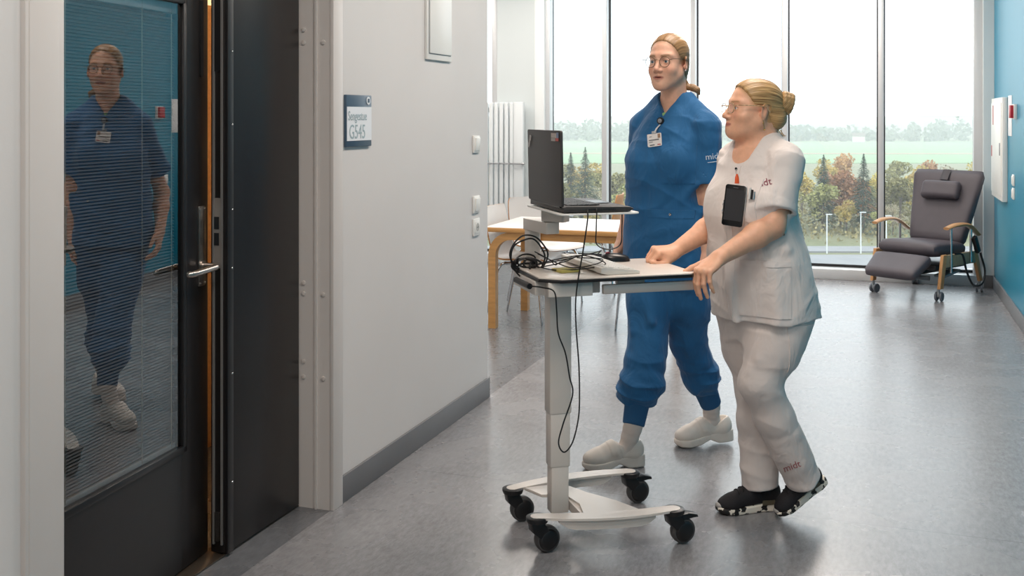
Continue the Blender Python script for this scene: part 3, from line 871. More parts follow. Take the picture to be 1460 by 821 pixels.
for (pu, pv), brake in (((-.261, -.13), 0), ((.22, -.19), 1), ((-.265, .16), 0), ((.219, .21), 1)):
    c = empty('castor', (pu, pv, 0), math.radians(6) + random.uniform(-.06, .06), cart)      # local +x is the trail direction
    MB().lathe([(0, LEGZ - .02), (.036, LEGZ - .02), (.039, LEGZ - .012), (.039, LEGZ - .004), (.0345, LEGZ - .0015), (0, LEGZ - .0015)], 26).build('top_ring', blackpl_m, c)
    MB().prism([(-.030, LEGZ - .018), (.020, LEGZ - .018), (.030, .085), (.048, .055), (.043, .036), (.02, .037), (-.024, .078)], -.0235, .0235, frame3((0, 0, 0), (1, 0, 0), (0, 0, 1), (0, -1, 0)), bevel=.006).build('fork', blackpl_m, c)
    w = MB().lathe([(.031, -.018), (.040, -.0175), (.0445, -.011), (.0455, 0), (.0445, .011), (.040, .0175), (.031, .018), (.031, .010), (.031, -.010)], 30, frame3((.036, 0, .0455), (1, 0, 0), (0, 0, 1), (0, -1, 0))).build('wheel', tread_m, c)
    MB().lathe([(0, -.026), (.026, -.026), (.034, -.021), (.037, -.017), (.031, 0), (.037, .017), (.034, .021), (.026, .026), (0, .026)], 26, frame3((.036, 0, .0455), (1, 0, 0), (0, 0, 1), (0, -1, 0))).build('hub_cap', hub_m, c)
    if brake:
        MB().prism([(.012, .104), (.055, .107), (.088, .098), (.090, .088), (.05, .092), (.012, .085)], -.019, .019, frame3((0, 0, 0), (1, 0, 0), (0, 0, 1), (0, -1, 0)) , bevel=.004).build('brake_pedal', blackpl_m, c)
# column in three telescoping lengths
PU, PV = -.143, 0.
for z0, z1, w in ((.085, .27, .066), (.25, .46, .074), (.44, .90, .082)):
    MB().box((PU, PV, (z0 + z1) / 2), (w, w * .8, z1 - z0), bevel=.005).build('column', cart_m, cart)
# table top with clipped corners
TZ = .95
tpoly = [(-.20, -.215), (.28, -.215), (.305, -.19), (.305, .165), (.275, .19), (-.21, .19), (-.268, .15), (-.268, -.165)]
MB().prism(tpoly, TZ - .016, TZ - .0045, bevel=.002).build('edge_core', blackpl_m, cart)
MB().prism([(a * .994, b * .992) for a, b in tpoly], TZ - .006, TZ, bevel=.0015).build('tabletop', M('cream_laminate', 'd8cfc6', .32), cart)
MB().box((-.15, -.0, TZ - .043), (.24, .26, .05), bevel=.004).build('motor_box', cart_m, cart)
MB().box((-.16, -.175, TZ - .041), (.16, .03, .05), bevel=.003).build('control_box', cart_m, cart)
MB().box((.07, -.155, TZ - .026), (.10, .03, .02), bevel=.002).build('bracket', whitepl_m, cart)
MB().box((.125, -.19, TZ - .046), (.34, .020, .032), bevel=.003).build('front_rail', M('rail_grey', 'bdb8b4', .35, metal=.3), cart)
MB().box((.10, .17, TZ - .046), (.34, .020, .032), bevel=.003).build('rear_rail', MATS['rail_grey'], cart)
# laptop arm
AU, AV = -.198, .13
MB().prism(rrect(.052, .05, .014, 4), TZ, TZ + .130, Matrix.Translation((AU, AV, 0)), bevel=.002).build('arm_column', cart_m, cart)
def armbox(a, b, w, z0, z1, name):
    a = Vector((*a, 0)); b = Vector((*b, 0)); d = (b - a).normalized(); L_ = (b - a).length
    mm = frame3((a + b) / 2, d, Vector((-d.y, d.x, 0)), (0, 0, 1))
    return MB().prism(rrect(L_ + w, w, .009, 4), z0, z1, mm, bevel=.002).build(name, cart_m, cart)
armbox((AU - .0, AV), (AU + .02, -.01), .056, TZ + .131, TZ + .172, 'swivel_arm')
armbox((AU + .025, -.01), (AU + .05, -.035), .056, TZ + .174, TZ + .214, 'swivel_arm')
MB().cyl((AU + .065, -.08, TZ + .213), (AU + .065, -.08, TZ + .222), .03).build('swivel_disc', blackpl_m, cart)
TRZ = TZ + .221
MB().prism(rrect(.285, .385, .02, 4, -.095, -.112), TRZ, TRZ + .006, bevel=.0015).build('laptop_tray', whitepl_m, cart)

# ---------------------------------------------------------------- laptop, own thing resting on the tray
lap = empty('laptop', CW(-.223, -.111, TRZ + .006), CROT)
tag(lap, 'open black laptop with lid stickers on the raised tray of the cart', 'laptop')
lapm = M('black_laptop_shell', '353231', .48, var=.06, vscale=90, bump=.06, bscale=600)
MB().prism([(.0, .004), (.0, .020), (.01, .0235), (.235, .019), (.25, .012), (.235, .003)], -.187, .187, frame3((0, 0, 0), (1, 0, 0), (0, 0, 1), (0, -1, 0)), bevel=.0025).build('base', lapm, lap)
key_m = M('key_black', '1a1a1c', .5)
m = MB()
for r_ in range(6):
    for c_ in range(15):
        m.box((.035 + r_ * .0195, -.160 + c_ * .0195 + .02, .0245), (.016, .0165, .003))
kb = m.build('keys', key_m, lap); kb['kind'] = 'stuff'
MB().box((.188, 0, .0222), (.055, .11, .001)).build('touchpad', M('pad_black', '202022', .3), lap)
m = MB()
for k in range(16): m.box((.09 + k * .006, -.1876, .012), (.0028, .001, .006))
v_ = m.build('vent', blackpl_m, lap); v_['kind'] = 'stuff'
MB().cyl((.0, -.16, .022), (.0, .16, .022), .006, n=10).build('hinge', blackpl_m, lap)
lid = MB().prism(rrect(.376, .252, .008, 4, 0, .126), -.004, .004, frame3((-.002, 0, .022), (0, 1, 0), (-.02, 0, 1), (1, 0, .02)), bevel=.0018).build('lid', lapm, lap)
lidx = frame3((-.0105, 0, .022), (0, -1, 0), (-.02, 0, 1), (-1, 0, -.02))     # outer face: x runs to viewer's right
MB().prism(rrect(.355, .215, .003, 2, 0, .128), .0, .0006, frame3((.0028, 0, .022), (0, 1, 0), (-.02, 0, 1), (1, 0, .02))).build('screen', M('screen_off', '0a0b0d', .08), lid)
for (x, y, w, h, cc) in ((.125, .235, .055, .016, 'c9bdb6'), (.163, .236, .020, .018, '7a8aa8'), (.158, .222, .030, .010, 'c95a52'), (.118, .221, .042, .010, 'b9b2ae')):
    MB().box((x, y, .0), (w, h, .0008)).xf(lidx @ Matrix.Translation((0, 0, -.0012))).build('sticker', M('sticker_' + cc, cc, .5), lid)
# small slanted mark by the hinge corner: three short strokes
for (x, y, a, L_) in ((-.152, .212, 1.2, .040), (-.140, .222, 1.15, .018), (-.163, .196, 1.25, .016)):
    MB().box((0, 0, 0), (L_, .010, .0008), rot=(0, 0, a)).xf(lidx @ Matrix.Translation((x, y, -.0012))).build('lid_mark', M('mark_grey', 'c4c1bf', .4) if 'mark_grey' not in MATS else MATS['mark_grey'], lid)

# ---------------------------------------------------------------- keyboard, mouse, notes
kbd = empty('keyboard', CW(.02, .015, TZ + .0005), CROT + math.radians(2))
tag(kbd, 'white computer keyboard lying askew on the cart top', 'keyboard')
MB().prism([(.072, 0), (.072, .010), (.06, .014), (-.062, .026), (-.074, .024), (-.074, .006), (-.05, 0)], -.195, .195, frame3((0, 0, 0), (1, 0, 0), (0, 0, 1), (0, -1, 0)), bevel=.002).build('case', M('keyboard_white', 'dedad3', .42), kbd)
m = MB()
for r_ in range(6):
    for c_ in range(19):
        x = -.052 + r_ * .0192; m.box((x, -.178 + c_ * .0198, .0262 - (x + .062) * .0985 - .0005), (.0155, .016, .006), rot=(0, .098, 0))
ks = m.build('keys', M('key_white', 'eceae5', .45), kbd); ks['kind'] = 'stuff'
ms = empty('computer_mouse', CW(.135, .145, TZ + .0003), CROT + math.radians(-8)); tag(ms, 'black computer mouse on the far edge of the cart top', 'mouse')
m = MB(); rings = []
for i in range(13):
    t = i / 12; x = -.058 + .116 * t; e = math.sqrt(max(0, 1 - (2 * t - 1) ** 2)) ** .7 + .02
    w = .031 * e; h = (.036 - .012 * t) * e ** .8
    rings.append([(x, w * math.cos(a), max(0.001, h * (math.sin(a) ** .8 if math.sin(a) > 0 else 0)) if k else .001) for k, a in enumerate([PI * j / 12 for j in range(13)])])
m.rings(rings); m.build('body', M('mouse_black', '17171a', .3), ms)
MB().cyl((-.03, -.004, .026), (-.03, .004, .026), .010, n=14).build('scroll_wheel', M('mouse_red', '8c2330', .4), ms)
pn = empty('sticky_notes', CW(-.13, -.05, TZ + .0003), CROT + .15); tag(pn, 'small yellow sticky note pad on the cart top', 'note pad')
MB().box((0, 0, .004), (.075, .076, .008), bevel=.0008).build('pad', M('note_yellow', 'f0dc80', .7), pn)

# ---------------------------------------------------------------- cables
cab = empty('cable_bundle', CW(-.26, .09, TZ)); tag(cab, 'tangled black cable coil hung over the corner of the cart beside the laptop arm', 'cable')
def loc(p): return Vector(p) - cab.location
rg = random.Random(5)
for k in range(9):
    R0 = .068 + rg.uniform(-.006, .006) if k < 2 else .044 + rg.uniform(-.012, .012)
    cz = .972 + rg.uniform(-.004, .006) if k < 2 else .938 + rg.uniform(-.015, .015)
    cc = Vector((-.235 + rg.uniform(-.012, .012), .06 + rg.uniform(-.02, .02), cz + .02))
    ax = rg.uniform(-.25, .25) + (.15 if k < 2 else rg.uniform(-.3, 1.1)); pts = []
    for j in range(10):
        a = 2 * PI * j / 10; rr = R0 * (1 + rg.uniform(-.06, .06))
        q = Vector((rr * math.cos(a) * math.cos(ax), rr * math.cos(a) * math.sin(ax) - .35 * rr * math.cos(a), rr * math.sin(a) * (1 if k < 2 else .5)))
        pts.append(loc(cart_M @ (cc + q)))
    MB().tube(pts, .0032 if k < 4 else .004, n=7, smooth=5, closed=True).build('cable_loop', cable_m, cab)
def cable(name, pts, r, label, mat=None):
    o = MB().tube([CW(*p) for p in pts], r, n=8, smooth=8).build(name, mat or cable_m); tag(o, label, 'cable'); return o
m = MB().tube([loc(CW(*p)) for p in ((-.30, .0, TZ - .03), (-.292, -.06, TZ - .034), (-.285, -.12, TZ - .036))], .0105, n=10); m.build('cable_plug', blackpl_m, cab)
for pts in (((-.21, .02, TZ + .02), (-.12, -.05, TZ + .05), (-.06, -.08, TZ + .055), (.0, -.1, TZ + .03), (-.05, -.12, TZ + .02), (-.16, -.06, TZ + .006), (-.22, .03, TZ + .01)),
            ((-.22, .05, TZ + .01), (-.12, .02, TZ + .03), (-.02, -.05, TZ + .062), (.03, .02, TZ + .06), (.03, .06, TZ + .04)),
            ((-.21, .0, TZ + .01), (-.14, -.04, TZ + .03), (-.08, -.02, TZ + .045), (.0, .05, TZ + .042), (.09, .13, TZ + .015), (.11, .14, TZ + .01)),
            ((-.2, .06, TZ + .05), (-.14, .0, TZ + .02), (-.10, -.06, TZ + .012), (-.03, -.1, TZ + .03), (-.0, -.06, TZ + .04), (-.06, .03, TZ + .035)),
            ((-.215, .05, TZ + .06), (-.16, .05, TZ + .03), (-.13, .07, TZ + .006), (-.1, .1, TZ + .012), (-.03, .12, TZ + .03))):
    MB().tube([loc(CW(*p)) for p in pts], .0022, n=6, smooth=6).build('cable_strand', cable_m, cab)
cable('power_cable', [(-.285, -.11, TZ - .036), (-.262, -.19, TZ - .03), (-.232, -.226, TZ - .04), (-.222, -.222, TZ - .10), (-.215, -.218, TZ - .18), (-.19, -.22, .70), (-.176, -.222, .62), (-.165, -.222, .56), (-.20, -.222, .46), (-.215, -.222, .40), (-.195, -.222, .368), (-.165, -.222, .40),
      (-.145, -.224, .48), (-.142, -.226, .56), (-.145, -.228, .66), (-.155, -.23, .78), (-.158, -.232, .87), (-.15, -.235, .95), (-.145, -.27, 1.05), (-.142, -.303, 1.15), (-.142, -.306, TRZ + .012), (-.142, -.29, TRZ + .016)],
      .0026, 'thin black cable hanging in a long loop down the front of the cart')
cable('usb_cable', [(-.11, -.296, TRZ + .016), (-.11, -.306, TRZ + .014), (-.112, -.306, TRZ - .05), (-.10, -.28, TRZ - .10), (-.04, -.23, TRZ - .125), (.02, -.19, TRZ - .115), (.03, -.18, TRZ - .06), (.035, -.17, TRZ - .003)], .0022, 'thin black cable drooping under the laptop tray from its side port')

# ================================================================ IMPLICIT-SURFACE MODELLER (for people, clothes, shoes)
f32 = np.float32
def A3(p): return np.asarray(p, float)
def nrm(v): v = A3(v); return v / np.linalg.norm(v)
def smin(a, b, k):
    if k <= 0: return np.minimum(a, b)
    h = np.maximum(k - np.abs(a - b), 0) / k
    return np.minimum(a, b) - h * h * (k * .25)
def cone(a, b, ra, rb=None, k=.012, op='u'):
    a = A3(a); b = A3(b); rb = ra if rb is None else rb
    ba = b - a; L2 = max(float(ba @ ba), 1e-9); a_ = a.astype(f32); ba_ = ba.astype(f32)
    def f(P):
        q = P - a_; t = np.clip(q @ ba_ / f32(L2), 0, 1)
        e = q - t[:, None] * ba_
        return np.sqrt(np.einsum('ij,ij->i', e, e)) - (f32(ra) + f32(rb - ra) * t)
    return (f, (a + b) / 2, math.sqrt(L2) / 2 + max(ra, rb), op, k)
def ell(c, r, ax=None, k=.012, op='u'):
    c = A3(c); r = A3(r if hasattr(r, '__len__') else (r, r, r)); Ax = (np.eye(3) if ax is None else A3(ax))
    c_ = c.astype(f32); At = Ax.T.astype(f32); r_ = r.astype(f32)
    def f(P):
        q = (P - c_) @ At
        k0 = np.sqrt(((q / r_) ** 2).sum(1)); k1 = np.sqrt(((q / (r_ * r_)) ** 2).sum(1))
        return k0 * (k0 - 1) / np.maximum(k1, 1e-6)
    return (f, c, float(r.max()), op, k)
def loft(secs, k=.012, op='u', n=2.0, cap=.01):
    """secs: rows (centre, yaw_axis_vector(left), half_left, half_front)  stacked along their own z heights"""
    C = np.array([A3(s[0]) for s in secs]); o = np.argsort(C[:, 2]); C = C[o]
    Lx = np.array([nrm(secs[i][1]) for i in o]); ha = np.array([secs[i][2] for i in o]); hb = np.array([secs[i][3] for i in o])
    z0, z1 = C[0, 2], C[-1, 2]
    def sm(z, arr):
        return np.interp(z, C[:, 2], arr)
    def f(P):
        z = np.clip(P[:, 2], z0, z1)
        cx, cy = sm(z, C[:, 0]), sm(z, C[:, 1]); lx, ly = sm(z, Lx[:, 0]), sm(z, Lx[:, 1]); a, b = sm(z, ha), sm(z, hb)
        dx, dy = P[:, 0] - cx, P[:, 1] - cy
        u = (dx * lx + dy * ly) / a; w = (dx * ly - dy * lx) / b
        if n == 2.0: k0 = np.sqrt(u * u + w * w)
        else: k0 = (np.abs(u) ** n + np.abs(w) ** n) ** (1 / n)
        d = (k0 - 1) * np.minimum(a, b)
        dc = np.maximum(z0 - P[:, 2], P[:, 2] - z1)
        return (-smin(-d, -dc, cap)).astype(f32)
    return (f, C.mean(0), float(np.linalg.norm(C[-1] - C[0]) / 2 + max(ha.max(), hb.max())) + .05, op, k)
def half(p, nv, k=.004, op='i'):
    p = A3(p).astype(f32); nv = nrm(nv).astype(f32)
    return (lambda P: (P - p) @ nv, A3((0, 0, 0)), 1e9, op, k)
def disp(g): return (g, A3((0, 0, 0)), 1e9, 'd', 0)
def chain(pts, rs, k=.012, op='u'):
    return [cone(pts[i], pts[i + 1], rs[i], rs[i + 1], k, op) for i in range(len(pts) - 1)]
def evalf(prims, P, c=None, rad=0.):
    d = np.full(len(P), 1.0, f32)
    for f, pc, R, op, k in prims:
        if c is not None and R < 1e8:
            far = math.dist(pc, c) - R - rad
            if far > k + .012: continue
        v = f(P)
        if op == 'u': d = smin(d, v, k)
        elif op == 's': d = -smin(-d, v, k)
        elif op == 'i': d = -smin(-d, -v, k)
        elif op == 'd': d = d + v
    return d.astype(f32)
_CO = np.array([(i, j, k) for i in (0, 1) for j in (0, 1) for k in (0, 1)])
_ED = [(a, b) for a in range(8) for b in range(8) if a < b and np.abs(_CO[a] - _CO[b]).sum() == 1]
def mesh_sdf(prims, h, lo=None, hi=None, relax=1):
    B = 8
    if lo is None:
        us = [p for p in prims if p[3] == 'u']
        lo = np.min([A3(p[1]) - p[2] for p in us], 0) - .02; hi = np.max([A3(p[1]) + p[2] for p in us], 0) + .02
    lo = A3(lo); hi = A3(hi); Bh = B * h
    nb = np.ceil((hi - lo) / Bh).astype(int)
    I = np.stack(np.meshgrid(*[np.arange(x) for x in nb], indexing='ij'), -1).reshape(-1, 3)
    cen = lo + (I + .5) * Bh
    d = np.concatenate([evalf(prims, cen[i:i + 60000].astype(f32)) for i in range(0, len(cen), 60000)])
    I = I[np.abs(d) < Bh * 1.55 + .004]
    S_ = 4; key = (I // S_) @ np.array([1, 5000, 25000000]); order = np.argsort(key, kind='stable'); I = I[order]; key = key[order]
    cuts = np.flatnonzero(np.diff(key)) + 1
    loc9 = np.stack(np.meshgrid(*[np.arange(B + 1)] * 3, indexing='ij'), -1).reshape(-1, 3)
    verts, keys, qs = [], [], []
    N = nb * B + 2
    def K(ijk): return (ijk[:, 0].astype(np.int64) * N[1] + ijk[:, 1]) * N[2] + ijk[:, 2]
    for grp in np.split(I, cuts):
        if not len(grp): continue
        gi = (grp[:, None, :] * B + loc9[None]).reshape(-1, 3)
        P = (lo + gi * h).astype(f32)
        bc = lo + (grp.min(0) + grp.max(0) + 1) / 2 * Bh; rad = float(np.linalg.norm((grp.max(0) - grp.min(0) + 1) * Bh / 2))
        v = evalf(prims, P, bc, rad).reshape(len(grp), B + 1, B + 1, B + 1)
        cor = np.stack([v[:, i:i + B, j:j + B, k:k + B] for i, j, k in _CO], -1)
        neg = cor < 0; act = neg.any(-1) & ~neg.all(-1)
        w = np.argwhere(act)
        if not len(w): continue
        cv = cor[act]; cell = grp[w[:, 0]] * B + w[:, 1:]
        acc = np.zeros((len(w), 3)); cnt = np.zeros(len(w))
        for a, b in _ED:
            s = (cv[:, a] < 0) != (cv[:, b] < 0)
            t = cv[s, a] / (cv[s, a] - cv[s, b])
            acc[s] += _CO[a] + t[:, None] * (_CO[b] - _CO[a]); cnt[s] += 1
        verts.append(lo + (cell + acc / cnt[:, None]) * h); keys.append(K(cell))
        for ax, cb in ((0, 4), (1, 2), (2, 1)):
            s = (cv[:, 0] < 0) != (cv[:, cb] < 0)
            if not s.any(): continue
            c = cell[s]; e1 = np.zeros(3, int); e2 = np.zeros(3, int); e1[(ax + 1) % 3] = 1; e2[(ax + 2) % 3] = 1
            q = np.stack([K(c), K(c - e1), K(c - e1 - e2), K(c - e2)], 1)
            fl = cv[s, 0] < 0
            q[~fl] = q[~fl][:, ::-1]
            qs.append(q)
    V = np.concatenate(verts); kk = np.concatenate(keys); Q = np.concatenate(qs)
    o = np.argsort(kk); kk = kk[o]; V = V[o]
    ix = np.searchsorted(kk, Q); ix = np.clip(ix, 0, len(kk) - 1)
    ok = (kk[ix] == Q).all(1); F = ix[ok]
    for _ in range(relax):
        acc = np.zeros_like(V); cnt = np.zeros(len(V))
        for a in range(4):
            b = (a + 1) % 4
            np.add.at(acc, F[:, a], V[F[:, b]]); np.add.at(cnt, F[:, a], 1)
            np.add.at(acc, F[:, b], V[F[:, a]]); np.add.at(cnt, F[:, b], 1)
        V = np.where(cnt[:, None] > 0, V * .5 + .5 * acc / np.maximum(cnt, 1)[:, None], V)
    return V, F
def sdf_obj(name, prims, h, mat, parent, origin=(0, 0, 0), colour=None, relax=1, lo=None, hi=None, extra=None):
    V, F = mesh_sdf(prims, h, lo, hi, relax)
    W = V - A3(origin)
    me = bpy.data.meshes.new(name)
    me.vertices.add(len(W)); me.vertices.foreach_set('co', W.astype(f32).ravel())
    me.loops.add(F.size); me.loops.foreach_set('vertex_index', F.astype(np.int32).ravel())
    me.polygons.add(len(F)); me.polygons.foreach_set('loop_start', np.arange(0, F.size, 4, dtype=np.int32))
    me.polygons.foreach_set('use_smooth', np.ones(len(F), bool))
    me.update(calc_edges=True); me.validate()
    if colour is not None:
        c = colour(V); at = me.color_attributes.new('Col', 'FLOAT_COLOR', 'POINT')
        at.data.foreach_set('color', np.concatenate([c, np.ones((len(c), 1))], 1).astype(f32).ravel())
    o = mesh_obj(name, me, mat, parent)
    o['_n'] = len(V); del o['_n']
    return o, V, F
class Fr:
    """local frame: origin, rows X Y Z, scale"""
    def __init__(s, o, X, Y, Z, sc=(1, 1, 1)): s.o = A3(o); s.R = np.array([nrm(X), nrm(Y), nrm(Z)]); s.s = A3(sc)
    def __call__(s, x, y, z): return s.o + (A3((x, y, z)) * s.s) @ s.R
    def v(s, x, y, z): return A3((x, y, z)) @ s.R
    def inv(s, V): return ((V - s.o) @ s.R.T) / s.s
def wob(P, fx, fy, fz, seed=0):
    return np.sin(P[:, 0] * fx + 1.7 * seed + 2.1 * np.sin(P[:, 2] * fz * .37 + seed)) * .6 + np.sin(P[:, 2] * fz + P[:, 1] * fy + 1.3 * seed + 1.4 * np.sin(P[:, 0] * fx * .6 + 2 * seed)) * .6

def crease(P, d, freq, amp, seed=0, patch=9.):
    """sharp cloth creases running across direction d, broken up into patches"""
    d = nrm(d).astype(f32); x, y, z = P[:, 0], P[:, 1], P[:, 2]
    v = (P @ d) * freq + 1.6 * np.sin(x * 7 + z * 5 + seed) + .9 * np.sin(z * 13 - y * 9 + 2 * seed)
    r = (1 - np.abs(np.sin(v))) ** 2
    m = np.clip(.5 + np.sin(x * patch + 1.3 * seed + 2 * np.sin(z * patch * .6 + seed)) * np.sin(z * patch * .9 + y * patch * .5 + seed * 2.1), 0, 1)
    return -amp * r * m
# ---------------------------------------------------------------- anatomy
def head_prims(H, full=1.0, smile=0.0, mouth_open=0.0):
    """H: frame with x = her left, y = face forward, z = up, metres for an average head"""
    s = float(H.s.mean()); ax = H.R
    def E(c, r, k=.012, op='u', rot=None):
        a = ax if rot is None else rot
        return ell(H(*c), A3(r) * H.s if rot is None else A3(r) * s, a, k * s, op)
    def Cn(a, b, ra, rb=None, k=.01, op='u'): return cone(H(*a), H(*b), ra * s, (ra if rb is None else rb) * s, k * s, op)
    p = [E((0, -.014, .022), (.0735, .094, .080)), E((0, .030, -.038), (.0625 * full, .056, .074), .03),
         E((0, .055, -.076), (.037 * full, .030, .036), .03)]
    for q in (-1, 1):
        p += [Cn((q * .054 * full, .0, -.062), (q * .016, .064, -.108), .020, .015, .03),
              E((q * .036 * full, .054, -.046), (.026 * full, .026, .024), .02),
              Cn((q * .012, .076, .012), (q * .042, .062, .010), .010, .008, .016)]
    p += [E((0, .070, -.109), (.019, .017, .016), .016)]
    # eye sockets then nose and lips
    for q in (-1, 1): p += [E((q * .031, .090, -.012), (.019, .016, .0115), .014, 's')]
    p += [Cn((0, .080, -.004), (0, .1035, -.043), .0075, .0098, .014), E((0, .104, -.046), (.0098, .0095, .0085), .006)]
    for q in (-1, 1): p += [E((q * .0125, .092, -.050), (.0078, .0105, .0070), .006), E((q * .0065, .101, -.0555), (.0030, .0050, .0028), .003, 's')]
    up = smile * .006
    for q in (-1, 1):
        p += [Cn((q * .002, .0900, -.0715), (q * .0235, .0765, -.0745 + up), .0048, .0030, .008), Cn((0, .0885, -.0835), (q * .0215, .0765, -.0765 + up), .0058, .0030, .008)]
    if mouth_open: p += [E((0, .092, -.0768), (.016, .012, mouth_open), .002, 's')]
    else: p += [Cn((-.021, .0830, -.0755 + up), (0, .0965, -.0768), .0016, .0016, .003, 's'), Cn((.021, .0830, -.0755 + up), (0, .0965, -.0768), .0016, .0016, .003, 's')]
    # lids: a thin shell over each eyeball with an almond opening
    for q in (-1, 1):
        p += [E((q * .031, .0675, -.0130), (.0150, .0150, .0138), .005)]
        p += [E((q * .0312, .0860, -.0135), (.0128, .0150, .0052), .002, 's')]
        # ears
        eX, eY, eZ = ax[0], ax[1], ax[2]
        rz = np.array([nrm(eX + q * .0 * eY + q * -.25 * eZ * 0), nrm(eY + .15 * eZ), nrm(eZ - .15 * eY)])
        rr = np.array([nrm(eX * 1 + eY * (-.45 * q)), nrm(eY + eX * (.45 * q) + .18 * eZ), nrm(eZ - .18 * eY)])
        p += [E((q * .0765, -.012, -.020), (.0060, .0185, .0315), .006, 'u', rr), E((q * .0835, -.006, -.018), (.0050, .0100, .0180), .004, 's', rr),
              E((q * .075, .0, -.032), (.006, .006, .008), .004)]
    return p
def head_colour(H, skin, lip, brow, cheek, V, brow_w=.0042, hair=None, hcut=None):
    L = H.inv(V); x = np.abs(L[:, 0]); y = L[:, 1]; z = L[:, 2]
    c = np.tile(A3(lin(skin)[:3]), (len(V), 1))
    def mixc(w, col): 
        w = np.clip(w, 0, 1)[:, None]; return c * (1 - w) + A3(lin(col)[:3]) * w
    near = (y > .03)
    c = mixc(near * np.exp(-(((x - .040) / .020) ** 2 + ((z + .042) / .018) ** 2)) * .5, cheek)
    c = mixc((y > .085) * np.exp(-((x / .014) ** 2 + ((z + .046) / .012) ** 2)) * .45, cheek)
    c = mixc((np.abs(L[:, 0]) > .068) * np.exp(-(((y + .01) / .03) ** 2 + ((z + .02) / .035) ** 2)) * .4, cheek)
    zl = -.0765 + .08 * np.maximum(x - .012, 0)
    wl = (y > .066) * np.clip(1.4 - ((x / .0250) ** 2 + ((z - zl + .001) / .0088) ** 2) ** 2, 0, 1)
    c = mixc(wl * .8, lip)
    ws = (y > .066) * (x < .0225) * np.exp(-((z - zl) / .0016) ** 2)
    c = mixc(ws * .65, '5a2620')
    zb = .0085 + .0035 * np.sin(np.clip((x - .012) / .036, 0, 1) * PI * .8)
    wb = (y > .035) * np.exp(-((z - zb) / brow_w) ** 4) * np.clip((x - .010) / .006, 0, 1) * np.clip((.050 - x) / .008, 0, 1)
    c = mixc(wb * .75, brow)
    if hair is not None:
        hv_ = hcut(V)
        c = mixc(np.clip((.012 - hv_) / .016, 0, 1) * (z > -.06) * (y > -.2) * (np.abs(L).max(1) < .2) * .85, hair)
    # lash line along the upper lid
    wl2 = (y > .05) * np.exp(-((z + .0075 + 18 * (x - .031) ** 2) / .0018) ** 2) * (np.abs(x - .031) < .014)
    c = mixc(wl2 * .7, '4a3228')
    return c
def hand_prims(Fm, bends, thumb, spread=1.0, kf=.003):
    """Fm: x to the fingers, y to the thumb side, z back of the hand. bends: 4 rows (mcp, pip, dip) degrees, index first"""
    s = float(Fm.s.mean())
    kn = [(.083, .0275, .0), (.087, .0085, .003), (.082, -.0105, .001), (.074, -.0285, -.004)]
    ln = [(.042, .025, .020), (.046, .029, .021), (.042, .027, .021), (.033, .020, .018)]
    rd = [(.0092, .0084, .0076, .0066), (.0095, .0086, .0077, .0067), (.0090, .0082, .0073, .0064), (.0080, .0072, .0065, .0057)]
    wy = (.014, .006, -.004, -.014)
    p = []
    for i in range(4):
        p.append(cone(Fm(0, wy[i], 0), Fm(kn[i][0], kn[i][1], kn[i][2] - .003), .0150 * s, rd[i][0] * 1.12 * s, .016 * s))
    p.append(ell(Fm(.045, 0, -.006), A3((.042, .034, .012)) * s, Fm.R, .012 * s))
    p.append(cone(Fm(.010, .014, -.006), Fm(.045, .034, -.012), .015 * s, .012 * s, .018 * s))
    fing = []
    for i in range(4):
        pos = A3(kn[i]); ang = 0.; sp = math.radians((6, 1, -4, -10)[i]) * spread
        pts = [Fm(*pos)]
        for j in range(3):
            ang += math.radians(bends[i][j])
            dv = A3((math.cos(ang) * math.cos(sp), math.cos(ang) * math.sin(sp), -math.sin(ang)))
            pos = pos + dv * ln[i][j]; pts.append(Fm(*pos))
        for j in range(3): fing.append(cone(pts[j], pts[j + 1], rd[i][j] * s, rd[i][j + 1] * s, (.006 if j == 0 else kf) * s))
        fing.append(ell(pts[1], rd[i][1] * 1.07 * s, None, kf * s))
    b = A3(thumb[0]); pts = [Fm(*b)]
    for dv, l in zip(thumb[1:], (.040, .032, .026)):
        b = b + nrm(dv) * l; pts.append(Fm(*b))
    for j in range(len(pts) - 1): fing.append(cone(pts[j], pts[j + 1], (.0130, .0108, .0096, .0080)[j] * s, (.0108, .0096, .0080)[j] * s, (.014, .003, .003)[j] * s))
    return p + fing
def eyeballs(H, origin, iris, parent):
    s = float(H.s.mean())
    white = M('eye_white', 'e6ded8', .15) if 'eye_white' not in MATS else MATS['eye_white']
    irm = M('iris_' + iris, iris, .12); pup = M('pupil', '080808', .1) if 'pupil' not in MATS else MATS['pupil']
    for q in (-1, 1):
        c = H(q * .031, .0675, -.0130) - A3(origin); X, Y, Z = [Vector(v) for v in H.R]
        mm = frame3(c, X, Z, -Y)           # lathe axis looks back into the head
        prof = lambda r0, r1, R, n=5: [(R * math.sin(a), -R * math.cos(a)) for a in np.linspace(r0, r1, n)]
        R = .0128 * s
        e = MB().sphere(c, R, 20).build('eye', white, parent)
        MB().lathe([(0, -R * 1.006)] + prof(.12, .46, R * 1.006), 20, mm).build('iris', irm, e)
        MB().lathe([(0, -R * 1.014)] + prof(.06, .20, R * 1.014, 3), 16, mm).build('pupil', pup, e)
def make_bvh(V, F): return BVHTree.FromPolygons([tuple(v) for v in V], [tuple(f) for f in F])
